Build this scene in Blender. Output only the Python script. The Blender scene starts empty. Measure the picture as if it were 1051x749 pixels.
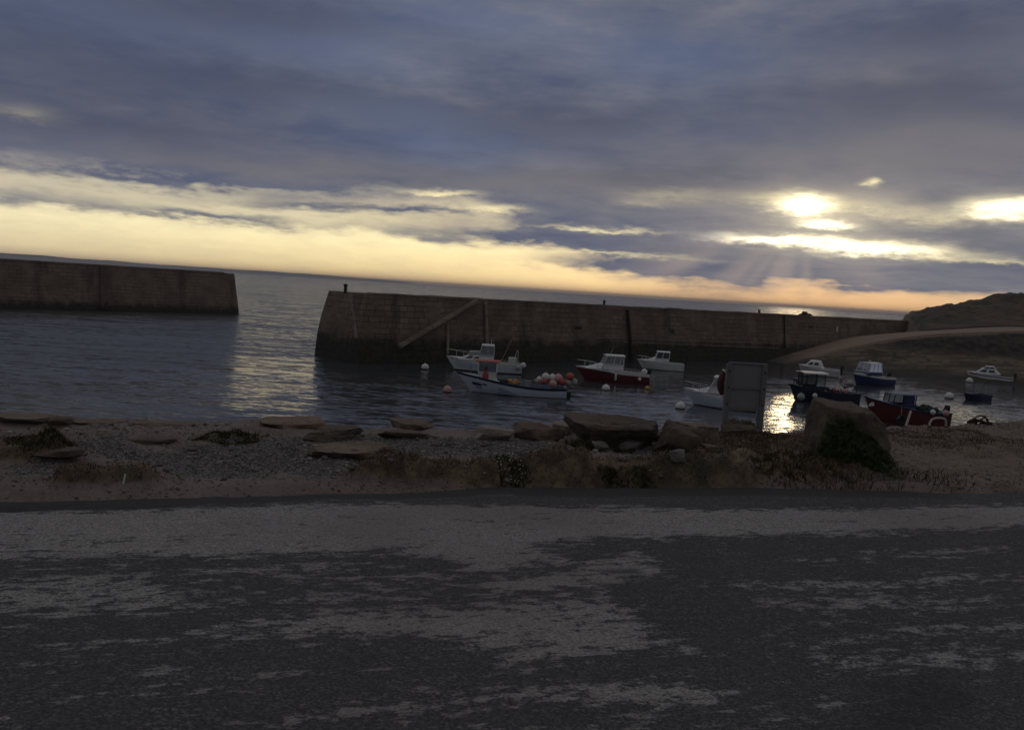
import bpy, math, random
import numpy as np
from mathutils import Vector, Matrix, Euler, noise as mnoise
R = math.radians
random.seed(7); rng = np.random.default_rng(7)
scene = bpy.context.scene
COL = scene.collection

# ------------------------------------------------------------------ camera
WATER = 0.0; ROAD = 4.3; EYE = 6.5; FPX = 910.0
ROLL = math.atan(0.0625); PITCH = math.atan(77.5/FPX)
cam_d = bpy.data.cameras.new('camera'); cam = bpy.data.objects.new('camera', cam_d); COL.objects.link(cam)
cam_d.sensor_width = 36.0; cam_d.lens = FPX/1051*36.0
cam_d.clip_start = 0.05; cam_d.clip_end = 60000
RM = Matrix.Rotation(math.pi/2-PITCH, 3, 'X') @ Matrix.Rotation(ROLL, 3, 'Z')
cam.location = (0, 0, EYE); cam.rotation_euler = RM.to_euler()
scene.camera = cam
RN = np.array(RM)

def ray(px, py):
    return RM @ Vector(((px-525.5)/FPX, -(py-374.5)/FPX, -1.0))
def P(px, py, z=0.0):                       # where the sight line of a photo point meets the level z
    d = ray(px, py); t = (z-EYE)/d.z
    return Vector((d.x*t, d.y*t, z))
def PD(px, py, dist):                       # the point of a sight line at a ground distance along y
    d = ray(px, py); t = dist/d.y
    return Vector((d.x*t, dist, EYE+d.z*t))
def AE(px, py):
    d = ray(px, py).normalized()
    return math.degrees(math.atan2(d.x, d.y)), math.degrees(math.asin(d.z))

# ------------------------------------------------------------------ node helper
class V:
    """a socket with arithmetic"""
    def __init__(s, t, sock): s.t = t; s.s = sock
    def _m(s, op, *a, clamp=False):
        n = s.t.nodes.new('ShaderNodeMath'); n.operation = op; n.use_clamp = clamp
        for i, v in enumerate((s,)+a):
            if isinstance(v, V): s.t.links.new(v.s, n.inputs[i])
            else: n.inputs[i].default_value = v
        return V(s.t, n.outputs[0])
    def __add__(s, o): return s._m('ADD', o)
    __radd__ = __add__
    def __sub__(s, o): return s._m('SUBTRACT', o)
    def __rsub__(s, o): return (s*-1.0)+o
    def __mul__(s, o): return s._m('MULTIPLY', o)
    __rmul__ = __mul__
    def __truediv__(s, o): return s._m('DIVIDE', o)
    def pow(s, o): return s._m('POWER', o)
    def clamp(s): return s._m('ADD', 0.0, clamp=True)
    def mx(s, o): return s._m('MAXIMUM', o)
    def mn(s, o): return s._m('MINIMUM', o)
    def exp(s): return s._m('EXPONENT')
    def abs(s): return s._m('ABSOLUTE')
    def ss(s, a, b):
        n = s.t.nodes.new('ShaderNodeMapRange'); n.interpolation_type = 'SMOOTHSTEP'
        s.t.links.new(s.s, n.inputs['Value'])
        n.inputs['From Min'].default_value = a; n.inputs['From Max'].default_value = b
        return V(s.t, n.outputs[0])
    def ramp(s, pts, interp='LINEAR'):
        n = s.t.nodes.new('ShaderNodeValToRGB'); s.t.links.new(s.s, n.inputs[0])
        cr = n.color_ramp; cr.interpolation = interp
        while len(cr.elements) < len(pts): cr.elements.new(0.5)
        for e, (p, c) in zip(cr.elements, pts):
            e.position = p; e.color = (c, c, c, 1) if not hasattr(c, '__len__') else (*c, 1)
        return V(s.t, n.outputs[0])

def mixc(t, f, a, b, mode='MIX'):
    n = t.nodes.new('ShaderNodeMix'); n.data_type = 'RGBA'; n.blend_type = mode
    for sock, v in ((n.inputs[0], f), (n.inputs[6], a), (n.inputs[7], b)):
        if isinstance(v, V): t.links.new(v.s, sock)
        elif hasattr(v, '__len__'): sock.default_value = (*v, 1)
        else: sock.default_value = v
    return V(t, n.outputs[2])
def noise(t, vec, scale=1.0, detail=4, rough=0.55, dist=0.0, out=0):
    n = t.nodes.new('ShaderNodeTexNoise')
    if vec is not None: t.links.new(vec.s, n.inputs['Vector'])
    n.inputs['Scale'].default_value = scale; n.inputs['Detail'].default_value = detail
    n.inputs['Roughness'].default_value = rough; n.inputs['Distortion'].default_value = dist
    return V(t, n.outputs[out])
def comb(t, x, y, z):
    n = t.nodes.new('ShaderNodeCombineXYZ')
    for i, v in enumerate((x, y, z)):
        if isinstance(v, V): t.links.new(v.s, n.inputs[i])
        else: n.inputs[i].default_value = v
    return V(t, n.outputs[0])
def sep(t, v):
    n = t.nodes.new('ShaderNodeSeparateXYZ'); t.links.new(v.s, n.inputs[0])
    return [V(t, o) for o in n.outputs]
def coord(t, which='Object'):
    n = t.nodes.new('ShaderNodeTexCoord'); return V(t, n.outputs[which])
def worldpos(t):
    n = t.nodes.new('ShaderNodeNewGeometry'); return V(t, n.outputs['Position'])
def normal(t):
    n = t.nodes.new('ShaderNodeNewGeometry'); return V(t, n.outputs['Normal'])
def attr(t, name, out='Fac'):
    n = t.nodes.new('ShaderNodeAttribute'); n.attribute_name = name; return V(t, n.outputs[out])
def bump(t, h, strength=0.5, dist=0.02, nrm=None):
    n = t.nodes.new('ShaderNodeBump'); t.links.new(h.s, n.inputs['Height'])
    n.inputs['Strength'].default_value = strength; n.inputs['Distance'].default_value = dist
    if nrm is not None: t.links.new(nrm.s, n.inputs['Normal'])
    return V(t, n.outputs[0])
def material(name):
    m = bpy.data.materials.new(name); m.use_nodes = True; t = m.node_tree
    return m, t, t.nodes['Principled BSDF']
def setin(t, b, name, v):
    if isinstance(v, V): t.links.new(v.s, b.inputs[name])
    elif hasattr(v, '__len__'): b.inputs[name].default_value = (*v, 1)
    else: b.inputs[name].default_value = v

def paint(name, c, rough=0.4, wear=0.35, dirt=(0.12, 0.10, 0.08), scale=3.0):
    """a painted or moulded surface: uneven tone, grime and scuffs of its own"""
    m, t, b = material(name); o = coord(t)
    n1 = noise(t, o, scale, 5, 0.6); n2 = noise(t, o, scale*7, 3, 0.6)
    base = mixc(t, n1.ss(0.35, 0.75)*0.5, c, tuple(x*0.82 for x in c))
    f = (n2*0.5+n1*0.6).ss(0.58, 0.78)*wear
    setin(t, b, 'Base Color', mixc(t, f, base, dirt)); setin(t, b, 'Roughness', (n2*0.25+rough).clamp())
    setin(t, b, 'Normal', bump(t, n2, 0.15, 0.01))
    return m

M = {}
M['white'] = paint('white_gelcoat', (0.74, 0.75, 0.76), 0.3, 0.22)
M['offwhite'] = paint('weathered_white', (0.62, 0.61, 0.58), 0.45, 0.3)
M['paleblue'] = paint('pale_blue_hull', (0.55, 0.63, 0.74), 0.4, 0.25)
M['navy'] = paint('navy_paint', (0.011, 0.018, 0.055), 0.35, 0.2)
M['blue'] = paint('blue_paint', (0.014, 0.032, 0.11), 0.35, 0.2)
M['greyblue'] = paint('grey_blue_deck', (0.22, 0.26, 0.36), 0.5, 0.3)
M['red'] = paint('red_hull', (0.115, 0.013, 0.016), 0.35, 0.25)
M['antifoul'] = paint('red_antifouling', (0.20, 0.035, 0.03), 0.7, 0.35)
M['darkfoul'] = paint('dark_antifouling', (0.02, 0.022, 0.03), 0.7, 0.3)
M['orange'] = paint('orange_plastic', (0.40, 0.095, 0.05), 0.45, 0.2)
M['orangered'] = paint('red_orange_plastic', (0.36, 0.05, 0.035), 0.45, 0.2)
M['pink'] = paint('faded_pink_plastic', (0.56, 0.31, 0.30), 0.5, 0.25)
M['buoywhite'] = paint('white_buoy', (0.72, 0.70, 0.68), 0.45, 0.3)
M['buoygrey'] = paint('grey_buoy', (0.33, 0.36, 0.36), 0.5, 0.3)
M['yellow'] = paint('yellow_plastic', (0.60, 0.33, 0.06), 0.5, 0.3)
M['black'] = paint('black_rubber', (0.012, 0.012, 0.013), 0.6, 0.2)
M['steel'] = paint('stainless_tube', (0.5, 0.5, 0.5), 0.3, 0.2)
M['galv'] = paint('galvanised_tube', (0.42, 0.37, 0.35), 0.5, 0.3)
M['rust'] = paint('rusty_iron', (0.05, 0.028, 0.02), 0.8, 0.4)
M['iron'] = paint('dark_iron', (0.018, 0.017, 0.017), 0.7, 0.3)
M['net'] = paint('green_net', (0.02, 0.05, 0.045), 0.9, 0.4)
M['crate'] = paint('grey_plastic_bin', (0.35, 0.36, 0.36), 0.5, 0.3)
M['rope'] = paint('pale_rope', (0.55, 0.45, 0.42), 0.9, 0.3)
M['boardgrey'] = paint('grey_board', (0.20, 0.205, 0.205), 0.75, 0.35, (0.11, 0.10, 0.09), 1.5)
M['postgrey'] = paint('grey_post', (0.17, 0.17, 0.168), 0.8, 0.4, (0.08, 0.07, 0.06), 2.0)
M['paper'] = paint('notice_print', (0.55, 0.56, 0.55), 0.6, 0.2)
M['ringred'] = paint('lifebuoy_red', (0.075, 0.018, 0.016), 0.6, 0.3)

def wood_mat(name, c1, c2):
    m, t, b = material(name); o = coord(t)
    x, y, z = sep(t, o)
    g = noise(t, comb(t, x*14, y*14, z*0.8), 1, 5, 0.6)
    n = noise(t, o, 1.7, 4)
    setin(t, b, 'Base Color', mixc(t, n.ss(0.4, 0.7), mixc(t, g, c1, c2), tuple(v*0.6 for v in c1)))
    setin(t, b, 'Roughness', 0.9); setin(t, b, 'Normal', bump(t, g, 0.5, 0.02))
    return m
M['timber'] = wood_mat('weathered_timber', (0.27, 0.21, 0.17), (0.38, 0.31, 0.26))
M['darktimber'] = wood_mat('wet_timber', (0.018, 0.016, 0.015), (0.03, 0.026, 0.022))

def glass_mat():
    m, t, b = material('tinted_glass')
    tr = t.nodes.new('ShaderNodeBsdfTransparent'); tr.inputs[0].default_value = (0.62, 0.66, 0.68, 1)
    gl = t.nodes.new('ShaderNodeBsdfGlossy'); gl.inputs['Roughness'].default_value = 0.05
    fr = t.nodes.new('ShaderNodeFresnel'); fr.inputs[0].default_value = 1.5
    mx = t.nodes.new('ShaderNodeMixShader')
    f = V(t, fr.outputs[0])+0.12
    t.links.new(f.s, mx.inputs[0]); t.links.new(tr.outputs[0], mx.inputs[1]); t.links.new(gl.outputs[0], mx.inputs[2])
    t.links.new(mx.outputs[0], t.nodes['Material Output'].inputs[0])
    return m
M['glass'] = glass_mat()
m, t, b = material('dark_glass'); setin(t, b, 'Base Color', (0.02, 0.024, 0.03)); setin(t, b, 'Roughness', 0.08); M['darkglass'] = m

# ------------------------------------------------------------------ mesh helpers
def tag(o, label, cat, group=None):
    o['label'] = label; o['category'] = cat
    if group: o['group'] = group
    return o
def kind(o, k): o['kind'] = k; return o
def empty(name, loc, rz=0.0, label=None, cat=None, group=None):
    o = bpy.data.objects.new(name, None); COL.objects.link(o); o.empty_display_size = 0.2
    o.location = loc; o.rotation_euler = (0, 0, rz)
    if label: tag(o, label, cat, group)
    return o
def link(name, me, parent=None, mats=(), smooth=True, auto=None):
    for mm in mats: me.materials.append(mm)
    if smooth: me.polygons.foreach_set('use_smooth', [True]*len(me.polygons))
    o = bpy.data.objects.new(name, me); COL.objects.link(o)
    if parent is not None: o.parent = parent
    if smooth and auto is not None:
        try: me.set_sharp_from_angle(angle=R(auto))
        except Exception: pass
    return o
def npmesh(name, v, f):
    """quick mesh from numpy arrays, f of shape (n, k)"""
    me = bpy.data.meshes.new(name); n, k = f.shape
    me.vertices.add(len(v)); me.vertices.foreach_set('co', np.asarray(v, np.float32).ravel())
    me.loops.add(n*k); me.loops.foreach_set('vertex_index', f.astype(np.int32).ravel())
    me.polygons.add(n); me.polygons.foreach_set('loop_start', np.arange(0, n*k, k, dtype=np.int32))
    me.update(calc_edges=True); me.validate()
    return me

class MB:
    def __init__(s): s.v = []; s.f = []; s.m = []
    def add(s, vs, fs, m=0):
        o = len(s.v); s.v += [tuple(v) for v in vs]; s.f += [tuple(i+o for i in f) for f in fs]; s.m += [m]*len(fs); return s
    def box(s, c, d, rot=None, m=0, taper=1.0, bev=0.0):
        x, y, z = (k/2 for k in d); vs = []
        for sz, k in ((-1, 1.0), (1, taper)):
            for sx, sy in ((-1, -1), (1, -1), (1, 1), (-1, 1)): vs.append(Vector((sx*x*k, sy*y*k, sz*z)))
        if rot is not None:
            rm = Euler(rot).to_matrix(); vs = [rm @ v for v in vs]
        c = Vector(c); vs = [v+c for v in vs]
        return s.add(vs, [(3, 2, 1, 0), (4, 5, 6, 7), (0, 1, 5, 4), (1, 2, 6, 5), (2, 3, 7, 6), (3, 0, 4, 7)], m)
    def tube(s, pts, r, n=8, m=0, cap=True, closed=False):
        pts = [Vector(p) for p in pts]; N = len(pts)
        rs = r if hasattr(r, '__len__') else [r]*N
        vs = []; prev = None
        for i, p in enumerate(pts):
            if closed: d = pts[(i+1) % N]-pts[i-1]
            else: d = pts[min(i+1, N-1)]-pts[max(i-1, 0)]
            d.normalize()
            if prev is None:
                u = d.cross(Vector((0, 0, 1)))
                if u.length < 1e-3: u = d.cross(Vector((1, 0, 0)))
            else: u = prev-d*prev.dot(d)
            u.normalize(); prev = u; w = d.cross(u)
            for k in range(n):
                a = 2*math.pi*k/n; vs.append(p+(u*math.cos(a)+w*math.sin(a))*rs[i])
        fs = []
        for i in range(N if closed else N-1):
            j = (i+1) % N
            for k in range(n): fs.append((i*n+k, i*n+(k+1) % n, j*n+(k+1) % n, j*n+k))
        if cap and not closed: fs += [tuple(range(n))[::-1], tuple((N-1)*n+k for k in range(n))]
        return s.add(vs, fs, m)
    def lathe(s, prof, n=16, m=0, c=(0, 0, 0)):
        vs = []; fs = []; L = len(prof)
        for (r, z) in prof:
            for k in range(n):
                a = 2*math.pi*k/n; vs.append((c[0]+r*math.cos(a), c[1]+r*math.sin(a), c[2]+z))
        for i in range(L-1):
            for k in range(n): fs.append((i*n+k, i*n+(k+1) % n, (i+1)*n+(k+1) % n, (i+1)*n+k))
        fs += [tuple(range(n))[::-1], tuple((L-1)*n+k for k in range(n))]
        return s.add(vs, fs, m)
    def sphere(s, c, r, n=16, h=10, m=0, sq=1.0):
        return s.lathe([(max(1e-3, r*math.sin(math.pi*i/h)), -r*sq*math.cos(math.pi*i/h)) for i in range(h+1)], n, m, c)
    def quad(s, a, b, c, d, m=0): return s.add([a, b, c, d], [(0, 1, 2, 3)], m)
    def build(s, name, mats, parent=None, smooth=True, auto=35, bevel=0.0):
        me = bpy.data.meshes.new(name); me.from_pydata(s.v, [], s.f); me.update()
        if not isinstance(mats, (list, tuple)): mats = [mats]
        o = link(name, me, parent, mats, smooth, auto)
        me.polygons.foreach_set('material_index', s.m)
        if bevel:
            bm = o.modifiers.new('bevel', 'BEVEL'); bm.width = bevel; bm.segments = 2; bm.limit_method = 'ANGLE'
        return o

# numpy value noise -------------------------------------------------
_perm = rng.random((256, 256))
def vn(x, y):
    xi = np.floor(x).astype(int); yi = np.floor(y).astype(int); fx = x-xi; fy = y-yi
    fx = fx*fx*(3-2*fx); fy = fy*fy*(3-2*fy)
    a = _perm[xi % 256, yi % 256]; b_ = _perm[(xi+1) % 256, yi % 256]
    c = _perm[xi % 256, (yi+1) % 256]; d = _perm[(xi+1) % 256, (yi+1) % 256]
    return (a*(1-fx)+b_*fx)*(1-fy)+(c*(1-fx)+d*fx)*fy-0.5
def fbm(x, y, o=4, g=0.5):
    s = 0; a = 1.0
    for i in range(o): s = s+a*vn(x+17.3*i, y-9.1*i); x = x*2.03; y = y*2.03; a *= g
    return s
def sst(x, a, b):
    t_ = np.clip((x-a)/(b-a), 0, 1); return t_*t_*(3-2*t_)
def grid(xs, ys, zf):
    X, Y = np.meshgrid(xs, ys); Z = zf(X, Y)
    v = np.stack([X, Y, Z], -1).reshape(-1, 3); nx, ny = len(xs), len(ys)
    i = np.arange(nx*ny).reshape(ny, nx)
    f = np.stack([i[:-1, :-1], i[:-1, 1:], i[1:, 1:], i[1:, :-1]], -1).reshape(-1, 4)
    return v, f
def setattr_f(me, name, arr):
    a = me.attributes.new(name, 'FLOAT', 'POINT'); a.data.foreach_set('value', np.asarray(arr, np.float32).ravel())
# ------------------------------------------------------------------ sky and sun
SUN_AZ, SUN_EL = AE(829, 212)
world = bpy.data.worlds.new('World'); scene.world = world; world.use_nodes = True
def build_sky():
    t = world.node_tree; bg = t.nodes['Background']
    d = coord(t, 'Generated'); x, y, z = sep(t, d)
    az0 = x._m('ARCTAN2', y)*(180/math.pi); el0 = z._m('ARCSINE')*(180/math.pi)
    # drifting of every edge: wide flat wisps plus small torn ones
    q = comb(t, az0*0.11, el0*0.42, 3.1); q2 = comb(t, az0*0.32, el0*1.3, 8.7); q3 = comb(t, az0*0.9, el0*3.2, 1.3)
    w1 = noise(t, q, 1, 4, 0.6)-0.5; w2 = noise(t, q2, 1, 5, 0.62)-0.5; w3 = noise(t, q3, 1, 5, 0.65)-0.5
    wa = noise(t, comb(t, az0*0.2, el0*0.5, 30.0), 1, 4, 0.6)-0.5
    az = az0+wa*7.0; el = el0+w1*2.4+w2*1.4+w3*0.28
    def g(px, py, sx, sy, tilt=0.0, amp=1.0, A=None, E=None):
        a, e = AE(px, py); A = A or az; E = E or el
        da = A-a; de = E-e
        if tilt: de = de-da*tilt
        ex = (da*(17.5/sx)); ey = (de*(16.0/sy))       # about 16 photo points to a degree
        r = (ex*ex+ey*ey)*-1.0
        return r.exp()*amp
    def tot(L, **k):
        s = None
        for a in L:
            v = g(*a, **k); s = v if s is None else s+v
        return s
    # cloud deck seen in perspective
    zz = z.mx(0.0)+0.075
    pc = comb(t, x/zz, y/zz, 0.0)
    c1 = noise(t, pc, 0.55, 6, 0.58, 0.4); c2 = noise(t, pc, 1.7, 6, 0.6, 0.6); c3 = noise(t, comb(t, x/zz+11.0, y/zz*1.0, 4.0), 0.28, 3, 0.5)
    k = (c1*0.55+c2*0.25+w2*0.20+w1*0.25+0.10)
    deck = k.ramp([(0.28, (0.052, 0.066, 0.118)), (0.42, (0.090, 0.108, 0.174)), (0.54, (0.140, 0.150, 0.200)), (0.70, (0.245, 0.236, 0.252))])
    # bluish thinner patches high up, mauve-brown lower cloud to the right
    blue = tot([(360, 55, 90, 26), (480, 20, 120, 20), (420, 115, 110, 18), (100, 20, 160, 30), (690, 60, 110, 26), (450, 150, 90, 14)])
    deck = mixc(t, (blue*0.75*(c2+0.35)).clamp()*0.75, deck, (0.115, 0.158, 0.270))
    warm = tot([(820, 170, 230, 34), (960, 90, 150, 40), (300, 175, 200, 14), (1000, 150, 120, 30), (560, 190, 160, 16)])
    deck = mixc(t, (warm*(c1+0.25)).clamp()*0.6, deck, (0.205, 0.190, 0.190))
    dark = tot([(930, 100, 150, 22), (120, 130, 190, 24), (560, 120, 130, 25), (300, 90, 160, 22), (700, 190, 130, 12), (40, 40, 190, 60), (990, 25, 120, 22), (250, 10, 150, 20)])
    deck = mixc(t, (dark*(c2+0.3)).clamp()*0.6, deck, (0.058, 0.066, 0.108))
    # clear band low in the sky: its torn upper edge sinks to the right
    pts = [(-200, 150), (0, 164), (180, 182), (330, 196), (470, 207), (560, 240), (640, 262), (760, 278), (900, 288), (1100, 292), (1400, 300)]
    ae = [AE(*p) for p in pts]
    n = t.nodes.new('ShaderNodeFloatCurve'); cv = n.mapping.curves[0]
    for i, (a, e) in enumerate(ae):
        p = ((a+60)/120, max(0, e)/12)
        if i < 2: cv.points[i].location = p
        else: cv.points.new(*p)
    for p in cv.points: p.handle_type = 'AUTO'
    n.mapping.update()
    t.links.new(((az0+60.0)*(1/120)).clamp().s, n.inputs['Value'])
    edge = V(t, n.outputs[0])*12.0
    far = az0.ss(-75, -40)*(1.0-az0.ss(45, 75))
    B = (edge-el+w3*0.8+w2*0.8)
    B = (B.ss(-0.6, 0.8)*0.76+B.ss(0.5, 2.4)*0.24)*far
    # grey cloud lying across the band
    streak = tot([(238, 223, 66, 6, -0.01, 0.72), (430, 238, 110, 6.5, -0.02, 0.72), (560, 240, 120, 9, -0.02, 1.2), (640, 272, 95, 8, 0.0, 1.0), (745, 280, 70, 20, 0.0, 1.15), (700, 256, 90, 9, 0.0, 1.0),
                  (40, 198, 110, 9, 0.0, 0.75), (150, 215, 110, 5, 0.0, 0.55), (330, 212, 110, 6, 0.0, 0.75), (250, 192, 110, 7, 0.0, 0.7), (900, 288, 120, 9, 0.0, 0.9), (1010, 270, 90, 14, 0.0, 1.2), (820, 272, 60, 7, 0.0, 0.7), (60, 176, 130, 5, 0, 0.5), (440, 216, 60, 4, 0, .7)])
    B = (B-streak*(w2*1.3+0.85).clamp()).clamp()
    # openings round the sun
    A2 = az0+wa*2.0+w2*1.3; E2 = el0+w2*1.0+w3*0.6
    holes = [(826, 211, 26, 10, 0.0, 1.7), (846, 231, 28, 4.5, 0.0, 1.1), (806, 246, 44, 5.0, 0.0, 1.3), (892, 254, 54, 6.5, 0.0, 1.4), (893, 188, 6, 3, 0.0, 0.9), (1032, 213, 34, 9, 0.0, 1.3), (950, 222, 50, 8, 0, 0.45),
             (616, 236, 56, 2.2, 0, 0.8), (610, 259, 100, 2.2, 0, 0.55), (452, 198, 34, 3, 0, 0.8), (505, 214, 36, 4, 0, 0.75), (25, 116, 26, 6, 0, 0.14), (870, 212, 44, 10, 0, 0.5), (795, 203, 36, 6, 0, 0.5), (1010, 268, 60, 2.6, 0, 0.55), (960, 260, 50, 4, 0, 0.5), (690, 200, 50, 5, 0, .2), (660, 208, 30, 4, 0, .2)]
    H = (tot(holes, A=A2, E=E2)*(w3*1.6+1.0).mx(0.1)).clamp()
    hot = g(826, 211, 20, 8, 0, 1.1, A2, E2)+g(892, 255, 46, 5.0, 0, 0.8, A2, E2)+g(800, 246, 50, 4, 0, 0.65, A2, E2)+g(1032, 213, 28, 7, 0, 0.55, A2, E2)+g(846, 231, 24, 3.6, 0, 0.6, A2, E2)
    hot = hot*(w3*2.4+0.85).mx(0.0)
    # colour of the glow: peach at the horizon, yellow, then pale cream
    eln = (el0*(1/9.0)).clamp()
    glow = eln.ramp([(0.0, (0.84, 0.55, 0.28)), (0.08, (1.05, 0.84, 0.44)), (0.28, (1.22, 1.07, 0.62)), (0.55, (0.90, 0.79, 0.52)), (0.85, (0.72, 0.66, 0.56))])
    left = 1.0-az0.ss(-34, -8)
    glow = mixc(t, left*0.55, glow, eln.ramp([(0.0, (0.80, 0.67, 0.46)), (0.25, (0.98, 0.87, 0.58)), (0.7, (0.78, 0.66, 0.50))]))
    right = az0.ss(4, 14)
    glow = mixc(t, right*0.85, glow, eln.ramp([(0.0, (0.60, 0.37, 0.23)), (0.10, (0.60, 0.41, 0.28)), (0.22, (0.40, 0.34, 0.32)), (0.5, (0.62, 0.52, 0.40))]))
    glow = mixc(t, (w2*0.9+w3*0.5+0.2).clamp()*0.6, glow, (0.50, 0.42, 0.36))
    ny = t.nodes.new('ShaderNodeTexSky'); ny.sky_type = 'NISHITA'; ny.sun_disc = False
    ny.sun_elevation = R(SUN_EL); ny.sun_rotation = R(SUN_AZ); ny.dust_density = 2.0
    clear = mixc(t, 1.0, V(t, ny.outputs[0]), (0.10, 0.10, 0.10), 'MULTIPLY')
    glow = mixc(t, 0.12, glow, clear)
    c = mixc(t, B, deck, glow)
    # slanting shafts of light below the sun
    sa, se = SUN_AZ, SUN_EL
    ang = (az0-sa)._m('ARCTAN2', (se-el0).mx(0.01))
    shafts = noise(t, comb(t, ang*1.7, 0.0, 5.0), 1, 2, 0.5).ss(0.40, 0.62)
    reach = g(735, 278, 75, 26, 0, 1.0, az0, el0)+g(850, 288, 60, 18, 0, 0.35, az0, el0)
    c = mixc(t, (shafts*reach*0.60).clamp(), c, (0.62, 0.46, 0.36))
    halo = g(845, 228, 110, 34, 0, 0.46, az0, el0)+g(850, 240, 240, 60, 0, 0.22, az0, el0)
    c = mixc(t, (halo*(c2*0.9+0.4)).clamp(), c, (0.66, 0.56, 0.44))
    darkc = tot([(968, 207, 44, 7, 0.0, 0.9), (905, 231, 40, 7, 0, 0.6), (1000, 245, 60, 13, 0, 0.95), (760, 225, 40, 8, 0, .5), (720, 262, 60, 7, 0, .5)])
    c = mixc(t, (darkc*(w2*1.5+0.8)).clamp()*0.85, c, (0.135, 0.145, 0.175))
    c = mixc(t, H.clamp(), c, (0.98, 0.84, 0.50))
    hc = comb(t, hot*2.7, hot*2.4, hot*1.75)
    c = mixc(t, 1.0, c, hc, 'ADD')
    # unseen sky overhead and behind, shaped to light the scene: bright ahead, dim behind
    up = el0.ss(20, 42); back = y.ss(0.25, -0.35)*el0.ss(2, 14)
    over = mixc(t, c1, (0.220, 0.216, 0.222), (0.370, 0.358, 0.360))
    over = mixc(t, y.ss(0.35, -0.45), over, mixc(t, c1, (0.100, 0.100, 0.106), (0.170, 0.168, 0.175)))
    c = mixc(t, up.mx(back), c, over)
    c = mixc(t, el0.ss(0.0, -2.0), c, (0.06, 0.065, 0.08))
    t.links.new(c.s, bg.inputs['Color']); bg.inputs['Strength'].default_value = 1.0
build_sky()
world.cycles.sampling_method = 'MANUAL'; world.cycles.sample_map_resolution = 1024
sl = bpy.data.lights.new('sun', 'SUN'); sl.energy = 0.025; sl.angle = R(2.2); sl.color = (1.0, 0.74, 0.42)
so = bpy.data.objects.new('sun', sl); COL.objects.link(so)
sd = Vector((math.sin(R(SUN_AZ))*math.cos(R(SUN_EL)), math.cos(R(SUN_AZ))*math.cos(R(SUN_EL)), math.sin(R(SUN_EL))))
so.rotation_euler = sd.to_track_quat('Z', 'Y').to_euler(); so.location = (0, 0, 60)
scene.view_settings.view_transform = 'Standard'; scene.view_settings.look = 'None'
scene.view_settings.exposure = 0.0; scene.view_settings.gamma = 1.0
scene.render.engine = 'CYCLES'
scene.cycles.max_bounces = 6; scene.cycles.glossy_bounces = 3; scene.cycles.transparent_max_bounces = 12; scene.cycles.volume_bounces = 0
scene.cycles.sample_clamp_indirect = 6.0
# ------------------------------------------------------------------ water, seabed, haze, far coast
def mat_water():
    m, t, b = material('sea_water')
    p = worldpos(t); x, y, z = sep(t, p)
    A = P(326, 373); B = P(780, 370); n_ = Vector(((B-A).y, -(B-A).x)).normalized()
    side = (x-A.x)*n_.x+(y-A.y)*n_.y                       # >0 inside the harbour
    along = x*0.76+y*0.65-(A.x*0.76+A.y*0.65)
    calm = side.ss(-2, 6)*along.ss(-26, 14)
    deep = calm*x.ss(10, 26)
    patch = noise(t, comb(t, x*0.03, y*0.07, 9.0), 1, 3, 0.5).ss(0.35, 0.65)
    def slope(sx, sy, k, det):
        c = noise(t, comb(t, x*sx+y*0.02, y*sy, k), 1, det, 0.55, 0.4, out=1)
        r = sep(t, c); return r[0]-0.5, r[1]-0.5
    g1 = slope(0.11, 0.75, 0.0, 2); g2 = slope(0.80, 4.2, 3.0, 3); g3 = slope(2.6, 10.0, 7.0, 2)
    a1 = 0.50*(1.0-calm*0.82); a2 = (1.20*(1.0-calm*0.72))*(patch*0.6+0.6); a3 = 0.45*(1.0-calm*0.60)
    nx_ = (g1[0]*a1+g2[0]*a2+g3[0]*a3)*(1.25-calm*0.60); ny_ = g1[1]*a1+g2[1]*a2+g3[1]*a3-(0.015*(1.0-calm*0.4)+0.008+0.085*side.ss(1.0, -12.0))      # steeper shoreward faces
    vn_ = t.nodes.new('ShaderNodeVectorMath'); vn_.operation = 'NORMALIZE'
    t.links.new(comb(t, nx_, ny_, 1.0).s, vn_.inputs[0])
    setin(t, b, 'Base Color', (0.045, 0.050, 0.056)); setin(t, b, 'Roughness', 0.15-calm*0.09); b.inputs['IOR'].default_value = 1.333
    setin(t, b, 'Normal', V(t, vn_.outputs[0]))
    return m
M['water'] = mat_water()
FAR = 11000.0
me = bpy.data.meshes.new('water')
me.from_pydata([(-FAR, -FAR, 0), (FAR, -FAR, 0), (FAR, FAR, 0), (-FAR, FAR, 0)], [], [(0, 1, 2, 3)])
kind(link('water', me, None, [M['water']], False), 'structure')
def mat_plain(name, c, r=0.9):
    m, t, b = material(name); o = worldpos(t); n = noise(t, o, 0.5, 5)
    setin(t, b, 'Base Color', mixc(t, n, c, tuple(v*0.6 for v in c))); setin(t, b, 'Roughness', r); return m
me = bpy.data.meshes.new('ground')
me.from_pydata([(-FAR, -FAR, -3.5), (FAR, -FAR, -3.5), (FAR, FAR, -3.5), (-FAR, FAR, -3.5)], [], [(0, 1, 2, 3)])
kind(link('ground', me, None, [mat_plain('seabed_sand', (0.10, 0.09, 0.07))], False), 'structure')

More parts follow.
